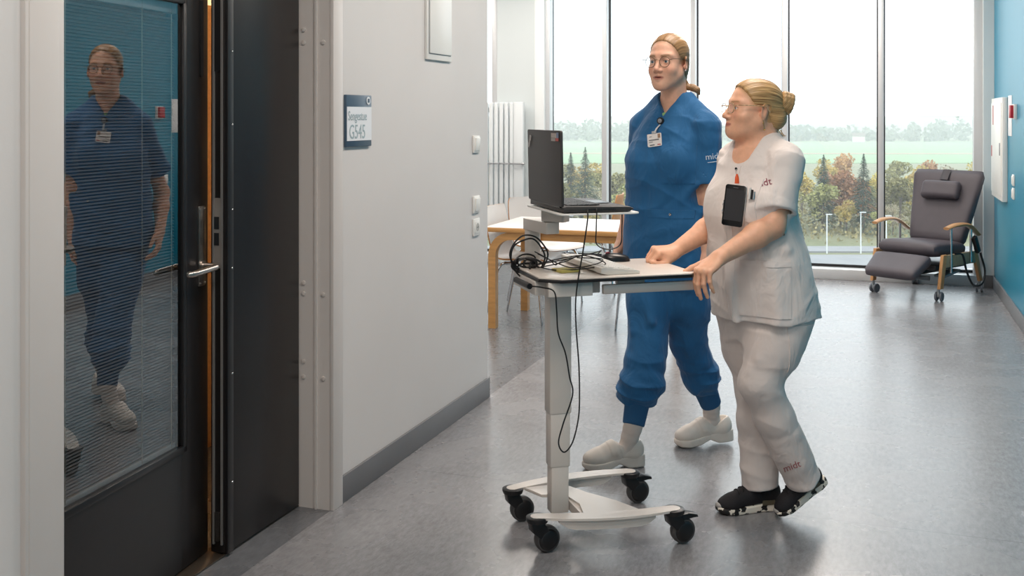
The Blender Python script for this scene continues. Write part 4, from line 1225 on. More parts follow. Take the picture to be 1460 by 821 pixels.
def patch(name, bvh, o, right, up, poly_w, poly_h, off, mat, parent, origin, n=(10, 10), thick=.002, taper=1.0, ray=None):
    """cloth patch laid onto a garment: a grid pushed along the view normal on to the surface"""
    right = nrm(right); up = nrm(up); ray = -nrm(np.cross(right, up)) if ray is None else nrm(ray)
    o = A3(o); nx, ny = n; top, bot = [], []
    for j in range(ny + 1):
        for i in range(nx + 1):
            u = (i / nx - .5) * poly_w * (taper + (1 - taper) * j / ny); v = (j / ny - .5) * poly_h
            p = o + right * u + up * v
            hit = bvh.ray_cast(Vector(p - ray * .25), Vector(ray), .6)
            q = A3(hit[0]) if hit[0] is not None else (top[-1] + ray * off if top else p)
            top.append(q - ray * off); bot.append(q - ray * (off - thick) + ray * .002)
    V = top + bot; K = len(top); F = []
    for j in range(ny):
        for i in range(nx):
            a = j * (nx + 1) + i; F.append((a, a + 1, a + nx + 2, a + nx + 1)); F.append((K + a, K + a + nx + 1, K + a + nx + 2, K + a + 1))
    rim = [j for j in range(nx + 1)] + [(j + 1) * (nx + 1) + nx for j in range(ny)] + [ny * (nx + 1) + i for i in range(nx - 1, -1, -1)] + [j * (nx + 1) for j in range(ny - 1, 0, -1)]
    for a, b in zip(rim, rim[1:] + rim[:1]): F.append((a, K + a, K + b, b))
    V = [v - A3(origin) for v in V]
    m = MB(); vs = [m.bm.verts.new(v) for v in V]
    for f in F: m.bm.faces.new([vs[i] for i in f])
    return m.build(name, mat, parent, angle=50)
def cloth_text(txt, bvh, o, right, up, size, mat, parent, origin, squeeze=1.0, ray=None, off=.0015, name='lettering', eye=False):
    me = text_mesh(txt, size, 0, 2)
    right = nrm(right); up = nrm(up); ray = -nrm(np.cross(right, up)) if ray is None else nrm(ray)
    for v in me.vertices:
        p = A3(o) + right * v.co.x * squeeze + up * v.co.y
        if eye: ray = nrm(p - A3((0, 0, EYE)))
        hit = bvh.ray_cast(Vector(p - ray * .25), Vector(ray), .6)
        q = A3(hit[0]) if hit[0] is not None else p
        v.co = Vector(q - ray * off - A3(origin))
    return mesh_obj(name, me, mat, parent)
def skin_mat(name, sss=.12):
    return M(name, 'd0a08a', .48, attr='Col', var=.06, vscale=55, bump=.10, bscale=420, sss=sss, spec=.45, bdist=.001)
def cloth_mat(name, c, fold=.5, rough=.75, var=.05):
    m = M(name, c, rough, var=var, vscale=9, sheen=.15, spec=.25)
    n = m.node_tree.nodes; L = m.node_tree.links; b = n['Principled BSDF']
    t = n.new('ShaderNodeTexCoord')
    mp = n.new('ShaderNodeMapping'); mp.inputs['Scale'].default_value = (1, 1, .45); mp.inputs['Rotation'].default_value = (.3, .5, .2)
    L.new(t.outputs['Object'], mp.inputs['Vector'])
    a = n.new('ShaderNodeTexNoise'); a.inputs['Scale'].default_value = 11; a.inputs['Detail'].default_value = 3; a.inputs['Distortion'].default_value = .8
    L.new(mp.outputs[0], a.inputs['Vector'])
    w = n.new('ShaderNodeTexNoise'); w.inputs['Scale'].default_value = 500; w.inputs['Detail'].default_value = 1
    L.new(t.outputs['Object'], w.inputs['Vector'])
    b1 = n.new('ShaderNodeBump'); b1.inputs['Strength'].default_value = fold; b1.inputs['Distance'].default_value = .03
    b2 = n.new('ShaderNodeBump'); b2.inputs['Strength'].default_value = .12; b2.inputs['Distance'].default_value = .001
    L.new(a.outputs['Fac'], b1.inputs['Height']); L.new(w.outputs['Fac'], b2.inputs['Height'])
    L.new(b1.outputs[0], b2.inputs['Normal']); L.new(b2.outputs[0], b.inputs['Normal'])
    return m
def hair_mat(name, c, c2):
    m = M(name, c, .42, spec=.4)
    n = m.node_tree.nodes; L = m.node_tree.links; b = n['Principled BSDF']
    a = n.new('ShaderNodeAttribute'); a.attribute_name = 'Col'
    t = n.new('ShaderNodeTexNoise'); t.inputs['Scale'].default_value = 1.0; t.inputs['Detail'].default_value = 3
    mp = n.new('ShaderNodeMapping'); mp.inputs['Scale'].default_value = (60, 4, 4)
    L.new(a.outputs['Vector'], mp.inputs['Vector']); L.new(mp.outputs[0], t.inputs['Vector'])
    r = n.new('ShaderNodeValToRGB'); r.color_ramp.elements[0].position = .3; r.color_ramp.elements[1].position = .7
    r.color_ramp.elements[0].color = lin(c); r.color_ramp.elements[1].color = lin(c2)
    L.new(t.outputs['Fac'], r.inputs['Fac']); L.new(r.outputs[0], b.inputs['Base Color'])
    bp = n.new('ShaderNodeBump'); bp.inputs['Strength'].default_value = .6; bp.inputs['Distance'].default_value = .003
    L.new(t.outputs['Fac'], bp.inputs['Height']); L.new(bp.outputs[0], b.inputs['Normal'])
    return m
def hair_flow(H, tie):
    """strand coordinate: angle round the axis that runs from the face to the tie point"""
    def f(V):
        L = H.inv(V) - A3(tie)
        ang = np.arctan2(L[:, 0], L[:, 2] + .02) / PI
        return np.stack([ang, np.linalg.norm(L, axis=1) * 3, L[:, 1] * 2], 1)
    return f

# ================================================================ NURSE IN BLUE
def fcone(a, b, ra, rb, k=.012, op='u', kc=.006):
    """cone with flat ends"""
    a = A3(a); b = A3(b); ba = b - a; L_ = float(np.linalg.norm(ba)); u = (ba / L_).astype(f32); a_ = a.astype(f32)
    def f(P):
        q = P - a_; s = q @ u; e = q - s[:, None] * u
        t = np.clip(s / L_, 0, 1)
        return -smin(-(np.sqrt((e * e).sum(1)) - (ra + (rb - ra) * t)), -np.maximum(-s, s - L_), kc)
    return (f, (a + b) / 2, L_ / 2 + max(ra, rb), op, k)
def rot2(psi): 
    c, s = math.cos(math.radians(psi)), math.sin(math.radians(psi))
    return A3((c, -s, 0)), A3((-s, -c, 0)), A3((0, 0, 1))
UP = A3((0, 0, 1))

def plank(xs, w, zb, zt, k=.006, op='u', r=.006):
    """sole: plan half-width and lower / upper height curves over x (local frame)"""
    def f(P):
        x = np.clip(P[:, 0], xs[0], xs[-1])
        W = np.interp(x, xs, w); B = np.interp(x, xs, zb); T = np.interp(x, xs, zt)
        d1 = np.abs(P[:, 1]) - W; d2 = np.maximum(B - P[:, 2], P[:, 2] - T); d3 = np.maximum(xs[0] - P[:, 0], P[:, 0] - xs[-1])
        return (-smin(smin(-d1 * .8, -d2, r), -d3, r)).astype(f32)
    return (f, A3(((xs[0] + xs[-1]) / 2, 0, .03)), (xs[-1] - xs[0]) / 2 + .05, op, k)
def clog(parent, origin, toe, heel, roll_up, label_name='clog'):
    """toe/heel: camera-frame points under the toe tip and under the heel's back edge"""
    toe = A3(toe); heel = A3(heel); d = nrm(toe - heel); L_ = np.linalg.norm(toe - heel); sc = L_ / .272
    y = nrm(np.cross(roll_up, d)); z = np.cross(d, y)
    wht = MATS.get('clog_leather') or M('clog_leather', 'ddd4cb', .5, var=.04, vscale=20, bump=.1, bscale=160)
    xs = [-.136, -.128, -.10, -.06, -.02, .03, .08, .115, .130, .136]
    w = [.018, .029, .035, .034, .034, .043, .047, .038, .022, .008]
    zb = [.004, 0, 0, .001, .020, .004, 0, .004, .012, .016]
    zt = [.052, .054, .056, .052, .046, .038, .034, .034, .034, .034]
    pr = [plank(xs, w, zb, zt)]
    sole, V, F = sdf_obj('sole', pr, .0035, wht, None, relax=2)
    up = [ell((.082, 0, .046), (.050, .043, .032)), cone((.06, 0, .053), (.0, 0, .074), .037, .036, .02), cone((.05, 0, .045), (-.09, 0, .06), .034, .034, .02),
          ell((-.088, 0, .070), (.046, .0365, .052), None, .02), cone((.02, 0, .070), (-.012, 0, .080), .034, .036, .015),
          half((0, 0, .030), (0, 0, -1), .004),
          disp(lambda P: (-.0028 * np.clip((.017 - np.abs(P[:, 0] - P[:, 2] * .25 + .012)) / .003, 0, 1) * np.clip((P[:, 2] - .055) / .01, 0, 1) + .0022 * np.exp(-((P[:, 0] + .045 - P[:, 2] * .35) / .0022) ** 2)).astype(f32)),
          ell((-.060, 0, .140), (.058, .030, .070), None, .008, 's'), ell((-.050, 0, .135), (.050, .060, .045), None, .010, 's')]
    uo, V2, F2 = sdf_obj('clog', up, .0035, wht, parent, relax=2)
    m = frame3(toe - A3(origin) - d * .136 * sc, d, y, z) @ Matrix.Scale(sc, 4)
    uo.matrix_basis = m
    sole.parent = uo
    return uo

def build_blue():
    l, f, _ = rot2(38)
    O = A3((.70, 4.65, 0))
    root = empty('person', C2W(O[0], O[1]), YAW)
    tag(root, 'tall nurse in blue scrubs, white clogs and round glasses, walking behind the cart', 'person')
    H = Fr((.6855, 4.62, EYE + (HZ - 84.5) / FPX * 4.62), *rot2(36), sc=(1.06, 1.06, 1.085))
    hl, hf, _ = rot2(36)
    sk = skin_mat('skin_fair')
    tc = A3((.712, 4.665, 0))
    def T(u, w, h, dx=0.): return tc + l * u + f * w + UP * h + A3((dx, 0, 0))
    # ---- body: head, neck, chest, arms and hands in one skin
    p = head_prims(H, .93, smile=.6, mouth_open=.0032)
    p += [cone(T(.012, -.012, 1.47), H(0, -.024, -.055), .056, .051, .03), cone(T(0, -.03, 1.54), H(0, -.05, -.03), .045, .05, .03)]
    p += [loft([(T(0, 0, 1.50), l, .085, .070), (T(0, 0, 1.42), l, .150, .095), (T(0, 0, 1.25), l, .15, .10), (T(-.0, 0, .95), l, .15, .10)], .04)]
    for q in (-1, 1): p += [cone(T(q * .04, -.02, 1.545), T(q * .155, -.01, 1.46), .040, .045, .04)]
    shL, shR = T(.160, 0, 1.455), T(-.143, 0, 1.455)
    elL, wrL = A3((.851, 4.555, 1.136)), A3((.835, 4.54, .893))
    elR, wrR = A3((.572, 4.885, 1.10)), A3((.493, 4.80, .905))
    for sh, el, wr in ((shL, elL, wrL), (shR, elR, wrR)):
        p += [cone(sh, el, .047, .037, .02), cone(el, el * .65 + wr * .35, .039, .039, .02), cone(el * .65 + wr * .35, wr, .039, .0245, .02)]
    relax = [(22, 25, 12), (26, 28, 14), (28, 30, 14), (30, 30, 14)]
    def hf_(w, X, Y): 
        X = nrm(X); Y = nrm(A3(Y) - X * (A3(Y) @ X)); return X, Y
    X, Y = hf_(wrL, (.07, .03, -.99), f); Fl = Fr(wrL, X, Y, nrm(l - X * (l @ X) - Y * (l @ Y)), (.98,) * 3)
    th = ((.018, .024, -.006), (.75, .55, -.3), (.9, .25, -.25), (.95, .1, -.25))
    p += hand_prims(Fl, relax, th)
    X, Y = hf_(wrR, (-.3, -.35, -.9), f); Fq = Fr(wrR, X, Y, nrm(-l + X * (l @ X) + Y * (l @ Y)), (.98,) * 3)
    p += hand_prims(Fq, relax, th)
    # ---- hair drawn back into a low braid
    hm = hair_mat('dark_blond_hair', '6f5237', 'a9855c')
    def cut(P):
        L = H.inv(P.astype(float)); x, y, z = L[:, 0], L[:, 1], L[:, 2]
        front = (y - .018 - (z + .02) * .47 + .10 * np.maximum(np.abs(x) - .045, 0)) * .85
        ear = np.minimum(-.012 - z, y + .022)                       # below the ear line only behind it
        return np.maximum(front, ear).astype(f32)
    col = lambda V: head_colour(H, 'e2b197', 'bd7468', '8a6440', 'd9937c', V, hair='8a6746', hcut=cut)
    body, V, F = sdf_obj('body', p, .0027, sk, root, O, col)
    eyeballs(H, O, '5f7482', root)
    hp = [ell(H(0, -.017, .0255), A3((.0768, .0975, .0825)) * H.s, H.R), ell(H(0, -.05, -.035), A3((.064, .06, .06)) * H.s, H.R, .03),
          (cut, A3((0, 0, 0)), 1e9, 'i', .006)]
    fl = hair_flow(H, (0, -.09, -.03))
    hp.append(disp(lambda P: (.0005 * np.sin(fl(P.astype(float))[:, 0] * 120)).astype(f32)))
    hair, _, _ = sdf_obj('hair', hp, .003, hm, root, O, fl)
    bp = [CP(975, 104, 4.66), CP(974.5, 111, 4.665), CP(976, 118, 4.665), CP(981, 124, 4.66), CP(988, 125, 4.65), CP(994, 128, 4.64), CP(997, 134, 4.64)]
    br = [ell(bp[i], (.017, .017, .0145) if i < 4 else (.016, .015, .013), None, .004) for i in range(5)] + chain(bp[3:], [.014, .0145, .013, .006], .008) + [cone(H(0, -.10, -.045), bp[0], .022, .017, .012)]
    sdf_obj('braid', br, .003, hm, root, O, lambda V: np.stack([V[:, 2] * 12 + V[:, 0] * 9, V[:, 0] * 3, V[:, 1] * 3], 1))
    MB().sphere(H(.079, .0, -.047) - O, .0042, 10).build('earring', MATS['chrome'], root)
    # ---- glasses
    gl = empty('glasses', (0, 0, 0), 0, root)
    wire = M('gold_wire', '6e5c48', .3, metal=.8)
    lens = glass_mat('lens_glass', (.97, .97, .97, 1), .03, 1.4)
    for q in (-1, 1):
        ring = [H(q * .0325 + .0225 * math.cos(a), .0935 - .10 * abs(q * .0325 + .0225 * math.cos(a)) ** 1.3, -.0145 + .0215 * math.sin(a)) - O for a in (2 * PI * k / 24 for k in range(24))]
        MB().tube(ring, .0013, n=6, closed=True).build('rim', wire, gl)
        m = MB(); vs = [m.bm.verts.new(v) for v in ring]; m.bm.faces.new(vs); m.build('lens', lens, gl)
        MB().tube([H(q * .0545, .0890, -.006) - O, H(q * .074, .088, -.004) - O, H(q * .080, .02, -.003) - O, H(q * .083, -.012, -.008) - O, H(q * .082, -.03, -.025) - O], .0013, n=6, smooth=4).build('temple', wire, gl)
    MB().tube([H(-.0105, .0925, -.009) - O, H(0, .0965, -.005) - O, H(.0105, .0925, -.009) - O], .0011, n=6, smooth=4).build('bridge', wire, gl)
    # ---- undershirt and tunic
    us = [loft([(T(0, 0, 1.54), l, .088, .073), (T(0, 0, 1.42), l, .155, .100), (T(0, 0, 1.25), l, .155, .105)], .02), half(T(0, .07, 1.512), UP + f * .2, .003)]
    sdf_obj('undershirt', us, .004, M('green_jersey', '8fbf86', .8), root, O)
    blue = cloth_mat('blue_scrub_cotton', '235f8f', .55)
    hemL, hemR = A3((.842, 4.545, 1.203)), A3((.592, 4.875, 1.20))
    tp = []
    for sh, hem in ((shL, hemL), (shR, hemR)):
        d = nrm(hem - sh)
        tp += [cone(sh, sh + d * .06, .060, .063, .03), fcone(sh - d * .01, hem, .063, .067, .022)]
        tp += [fcone(hem - d * .05, hem + d * .03, .058, .0625, .002, 's', .002)]
    tp += [loft([(T(.008, -.012, 1.60), l, .066, .060), (T(.006, -.008, 1.55), l, .088, .072), (T(0, 0, 1.50), l, .120, .092), (T(0, .0, 1.43, -.015), l, .155, .112), (T(0, .005, 1.30, -.043), l, .160, .125), (T(0, .0, 1.12, -.040), l, .172, .128), (T(0, .0, .97, -.034), l, .190, .132), (T(0, .0, .84, -.032), l, .200, .138)], .010, n=2.3)]
    for q in (-1, 1): tp += [cone(T(q * .070, -.018, 1.556), T(q * .150 + .006, -.008, 1.462), .043, .056, .035), ell(T(q * .065, .072, 1.29), (.075, .07, .085), None, .07)]
    # armpit and waist folds, pulled cloth
    for (a, b, r, k) in ((T(.13, .06, 1.40), T(.10, .125, 1.24), .012, .03), (T(-.14, .05, 1.40), T(-.12, .11, 1.20), .012, .03), (T(.15, .07, 1.20), T(.05, .12, 1.10), .010, .03),
                         (T(.16, .06, 1.04), T(.03, .13, .985), .010, .03), (T(-.12, .09, 1.12), T(-.03, .13, 1.05), .009, .03), (T(.05, .13, 1.16), T(-.08, .115, 1.02), .009, .03), (T(.17, .05, 1.10), T(.10, .115, .90), .012, .03)):
        tp.append(cone(a, b, r, r, k))
    tp += [half(T(0, 0, .848), (0.05, 0, -1), .003)]
    hv = 1.497
    def vneck(P):
        q = P - tc.astype(f32); u = q @ l.astype(f32); w = q @ f.astype(f32); h = P[:, 2]
        return np.maximum(np.maximum((np.abs(u) - .052 * np.clip((h - hv) / .085, -2, 1.2)) * .8, -w), .02 - (h - hv + .05))
    tp += [cone(T(.016, -.020, 1.594), T(.016, -.03, 1.80), .064, .085, .004, 's'), (vneck, T(0, .06, 1.58), .2, 's', .004)]
    tp.append(disp(lambda P: (.0022 * wob(P, 31, 20, 24, 1) * np.clip((1.47 - P[:, 2]) / .1, 0, 1) + .0012 * wob(P, 60, 40, 45, 3) + crease(P, (.5, .2, 1), 24, .0065, 1) * (P[:, 2] < 1.5) + crease(P, (-.8, .3, .7), 22, .0055, 4) * (P[:, 2] < 1.45)).astype(f32)))
    tun, V, F = sdf_obj('tunic', tp, .0042, blue, root, O)
    bv = make_bvh(V, F)
    patch('chest_pocket', bv, T(.098, .16, 1.292), l, UP, .125, .165, .0035, blue, tun, O, (10, 12), ray=-f)
    pk = patch('hip_pocket', bv, T(.055, .2, 1.005), l, UP, .20, .175, .0035, blue, tun, O, (12, 12), ray=-f)
    patch('pocket_flap', bv, T(.055, .2, 1.078), l, UP, .20, .035, .0055, blue, tun, O, (12, 4), ray=-f)
    h = bv.ray_cast(Vector(T(.07, .3, 1.077)), Vector(-f))[0]
    if h: MB().lathe([(0, 0), (.006, 0), (.006, .003), (.003, .0035), (0, .002)], 14, frame3(A3(h) + f * .006 - O, l, UP, f)).build('snap', MATS['chrome'], tun)
    wt = M('pale_print', 'c9d4e0', .6)
    o = CP(1016, 223, 4.45)
    cloth_text('midt', bv, CP(1017, 223, 4.3), (.98, 0, .10), (-.1, 0, .98), .036, wt, tun, O, 1.0, eye=True)
    for k, s in ((0, .030),):
        pts = []
        for t in np.linspace(-.5, .5, 9):
            h = bv.ray_cast(Vector(CP(1016 + t * 14, 231 - t * 1.5, 4.3)), Vector(nrm(CP(1016 + t * 14, 231 - t * 1.5, 4.3) - A3((0, 0, EYE)))))[0]
            if h: pts.append(A3(h) - O + A3((0, -.001, 0)))
        if len(pts) > 2: MB().tube(pts, .0013, n=5).build('logo_underline', wt, tun)
    # ---- badge on a reel
    h = bv.ray_cast(Vector(T(.0, .35, 1.478)), Vector(-f))[0]
    b0 = A3(h) + f * .006 if h else T(0, .12, 1.478)
    bd = empty('name_badge', (0, 0, 0), 0, root)
    MB().lathe([(0, -.006), (.0155, -.006), (.0165, 0), (.0155, .005), (.011, .007), (0, .007)], 20, frame3(b0 - O, l, UP, f)).build('reel', blackpl_m, bd)
    MB().lathe([(0, .007), (.010, .007), (.009, .0078), (0, .008)], 18, frame3(b0 - O, l, UP, f)).build('reel_face', M('reel_grey', '8b8f94', .4), bd)
    h2 = bv.ray_cast(Vector(T(-.005, .35, 1.395)), Vector(-f))[0]
    b1 = A3(h2) + f * .017 if h2 else T(0, .13, 1.395)
    MB().tube([b0 - O - UP * .015, (b0 + b1) / 2 - O + f * .006 + UP * .01, b1 - O + UP * .03], .0045, n=6, smooth=3, flat=(1, .4)).build('strap', M('clear_strap', 'a9afb4', .25), bd)
    cf = nrm(f + A3((-.1, -.1, .12))); cl = nrm(np.cross(UP, cf)) * -1; cl = cl if cl @ l > 0 else -cl; cu = nrm(UP - cf * (UP @ cf))
    roll = math.radians(8); cl, cu = cl * math.cos(roll) + cu * math.sin(roll), cu * math.cos(roll) - cl * math.sin(roll)
    cm = frame3(b1 - O, cl, cu, cf)
    MB().prism(rrect(.070, .056, .004), -.001, .001, cm).build('card', M('card_white', 'e9e6e4', .35), bd)
    MB().box((0, .033, .0), (.022, .012, .004), bevel=.001).xf(cm).build('clip', MATS['clear_strap'], bd)
    MB().box((.024, .016, .0014), (.013, .018, .0006)).xf(cm).build('photo', M('badge_photo', '9c7f6a', .5), bd)
    for (x, y, w, hh) in ((-.002, .001, .050, .0035), (-.018, -.008, .018, .002), (-.018, .016, .012, .002), (-.012, -.021, .024, .004)):
        MB().box((x, y, .0014), (w, hh, .0006)).xf(cm).build('print_line', M('badge_ink', '3b4450', .6) if 'badge_ink' not in MATS else MATS['badge_ink'], bd)
    MB().box((.022, -.021, .0014), (.016, .004, .0006)).xf(cm).build('red_line', M('badge_red', 'b5464a', .5), bd)
    # ---- trousers with knitted cuffs
    hipR, hipL = T(-.088, 0, .86, -.02), T(.088, 0, .86, -.02)
    knR, anR = CP(924, 487, 4.60), CP(903, 606, 4.49)
    knL, anL = CP(981, 488, 4.70), CP(1014, 577, 4.78)
    tr = [loft([(T(0, 0, 1.0, -.02), l, .17, .115), (T(0, 0, .86, -.02), l, .172, .118), (T(0, 0, .76, -.02), l, .14, .10)], .05)]
    def leg(hip, kn, an, rk, rc, cuff):
        d = nrm(an - kn); L_ = np.linalg.norm(an - kn); c0 = L_ - cuff
        out = chain([hip, hip * .5 + kn * .5, kn], [.102, .095, rk], .04)
        bulge = [kn, kn + d * c0 * .35, kn + d * c0 * .62]; rr = [rk, rc, rc * .97]
        n = 7
        for i in range(n):
            t = .62 + (.38 - .062 / c0) * i / (n - 1); off = A3((math.sin(i * 2.3) * .006, math.cos(i * 1.7) * .006, 0))
            bulge.append(kn + d * c0 * t + off); rr.append(rc * (.98 - .10 * i / (n - 1)) + (.0065 if i % 2 else -.0065))
        bulge.append(kn + d * (c0 - .045)); rr.append(.064)
        for a_, rr_ in ((.4, .012), (2.2, .010), (4.1, .013), (5.3, .009)):
            e1 = nrm(np.cross(d, A3((1, .3, 0)))); e2 = np.cross(d, e1); w_ = e1 * math.cos(a_) + e2 * math.sin(a_); w2 = e1 * math.cos(a_ + .9) + e2 * math.sin(a_ + .9)
            out.append(cone(kn + d * (c0 - .06 - .02 * (a_ % 1)) + w_ * .068, kn + d * (c0 - .035 - .03 * (a_ % .7)) + w2 * .066, rr_, rr_, .010))
        out += chain(bulge, rr, .010)
        return out, kn + d * (c0 - .015), an
    o1, ca, cb = leg(hipR, knR, anR, .088, .090, .085)
    o2, cc, cd = leg(hipL, knL, anL, .082, .078, .075)
    tr += o1 + o2
    for (a, b, r) in ((hipR + f * .09 - UP * .06, knR + f * .05 + l * .05 + UP * .1, .010), (knR + f * .07 - l * .02, knR - UP * .18 + f * .05 + l * .03, .010), (knL + UP * .12 + f * .06, knL - UP * .1 + l * .06, .010), (hipR - l * .06 + f * .06 - UP * .1, knR - l * .03 + f * .07 + UP * .05, .009)):
        tr.append(cone(a, b, r, r, .035))
    def slant(P):
        return (.0028 * np.sin(P[:, 2] * 62 + P[:, 0] * 55 + 1.5 * np.sin(P[:, 1] * 22)) * np.clip((.50 - P[:, 2]) / .15, 0, 1) + .0022 * wob(P, 26, 22, 18, 4) + crease(P, (.25, .1, 1), 26, .006, 2, 11) + crease(P, (.15, -.2, 1), 55, .011, 9, 14) * np.clip((.46 - P[:, 2]) / .12, 0, 1) + crease(P, (1, .3, .35), 24, .005, 5)).astype(f32)
    tr.append(disp(slant))
    trm, V, F = sdf_obj('trousers', tr, .0045, blue, root, O)
    rib = M('blue_rib_knit', '1f5683', .85, bump=.5, bscale=30, stretch=(14, 14, .1), bdist=.004)
    for a, b in ((ca, cb), (cc, cd)):
        sdf_obj('ankle_cuff', [fcone(a, b, .054, .047, .01)], .004, rib, root, O)
    # ---- socks and clogs
    sock = M('white_sock', 'd9cfc8', .85, bump=.4, bscale=60, stretch=(1, 1, 4), bdist=.004)
    def socks(a, b, heel):
        d = nrm(b - a); pts = [a, b]; rs = [.041, .040]
        for i in range(1, 7):
            pts.append(b * (1 - i / 6) + heel * (i / 6) + A3((-.002 * i, 0, 0))); rs.append(.040 - .0012 * i + (.0016 if i % 2 else -.0010))
        sdf_obj('sock', chain(pts, rs, .004) + [cone(heel, heel + A3((-.05, -.02, -.012)), .032, .030, .01)], .0035, sock, root, O)
    socks(ca, cb, CP(897, 640, 4.503))
    socks(cc, cd, CP(1018, 600, 4.812))
    zf = 4.47
    clog(root, O, CP(830, 668, zf - .02)[[0, 1, 2]] * A3((1, 1, 0)) + UP * .001, A3(((918 - 730) / FPX * (zf + .05), zf + .05, .001)), UP)
    t1 = CP(962, 637, 4.765); t1[2] = .0
    h1 = CP(1044, 626, 4.83); 
    clog(root, O, t1, h1, UP)
    return root
build_blue()

# ================================================================ NURSE IN WHITE
def sneaker(parent, origin, toe, heel, roll_up):
    toe = A3(toe); heel = A3(heel); d = nrm(toe - heel); L_ = np.linalg.norm(toe - heel); sc = L_ / .262
    y = nrm(np.cross(roll_up, d)); z = np.cross(d, y)
    camo = MATS.get('camo_sole') or M('camo_sole', '141314', .6, c2='e6dfd2', vscale=42)
    if 'camo_done' not in MATS:
        MATS['camo_done'] = 1
        r = [n for n in camo.node_tree.nodes if n.type == 'VALTORGB'][0]
        r.color_ramp.elements[0].position = .47; r.color_ramp.elements[1].position = .49
    knit = MATS.get('black_knit') or M('black_knit', '16151a', .8, bump=.5, bscale=260)
    xs = [-.131, -.122, -.09, -.04, .02, .075, .11, .125, .131]
    w = [.014, .026, .034, .031, .037, .043, .034, .022, .010]
    zb = [.008, .002, 0, 0, 0, .001, .006, .011, .016]
    zt = [.036, .038, .036, .031, .027, .025, .027, .030, .030]
    up = [ell((.078, 0, .032), (.046, .040, .030)), cone((.06, 0, .040), (.0, 0, .062), .034, .034, .02), cone((.0, 0, .055), (-.08, 0, .050), .034, .031, .02),
          ell((-.088, 0, .062), (.040, .033, .046), None, .02), half((0, 0, .022), (0, 0, -1), .004), ell((-.062, 0, .128), (.055, .024, .05), None, .008, 's')]
    uo, V2, F2 = sdf_obj('sneaker', up, .0035, knit, parent, relax=2)
    uo.matrix_basis = frame3(toe - A3(origin) - d * .131 * sc, d, y, z) @ Matrix.Scale(sc, 4)
    sdf_obj('sole', [plank(xs, w, zb, zt)], .0032, camo, uo, relax=1)
    bv = make_bvh(V2, F2)
    sg = MATS.get('olive_patch') or M('olive_patch', '5d5645', .6)
    for s in (-1, 1):
        MB().box((-.065, s * .0335, .036), (.050, .006, .018), bevel=.002).build('heel_patch', sg, uo)
    lace = MATS.get('black_lace') or M('black_lace', '0d0d10', .7)
    for i, x in enumerate((.045, .028, .011)):
        pts = []
        for q in np.linspace(-.022, .022, 7):
            h = bv.ray_cast(Vector((x + .15 * abs(q), q, .2)), Vector((0, 0, -1)))[0]
            if h: pts.append(h + Vector((0, 0, .001)))
        if len(pts) > 2: MB().tube(pts, .0025, n=5).build('lace', lace, uo)
    MB().sphere((.121, 0, .031), (.011, .020, .010), 10).build('toe_cap', M('toe_grey', '9a9896', .6) if 'toe_grey' not in MATS else MATS['toe_grey'], uo)
    return uo

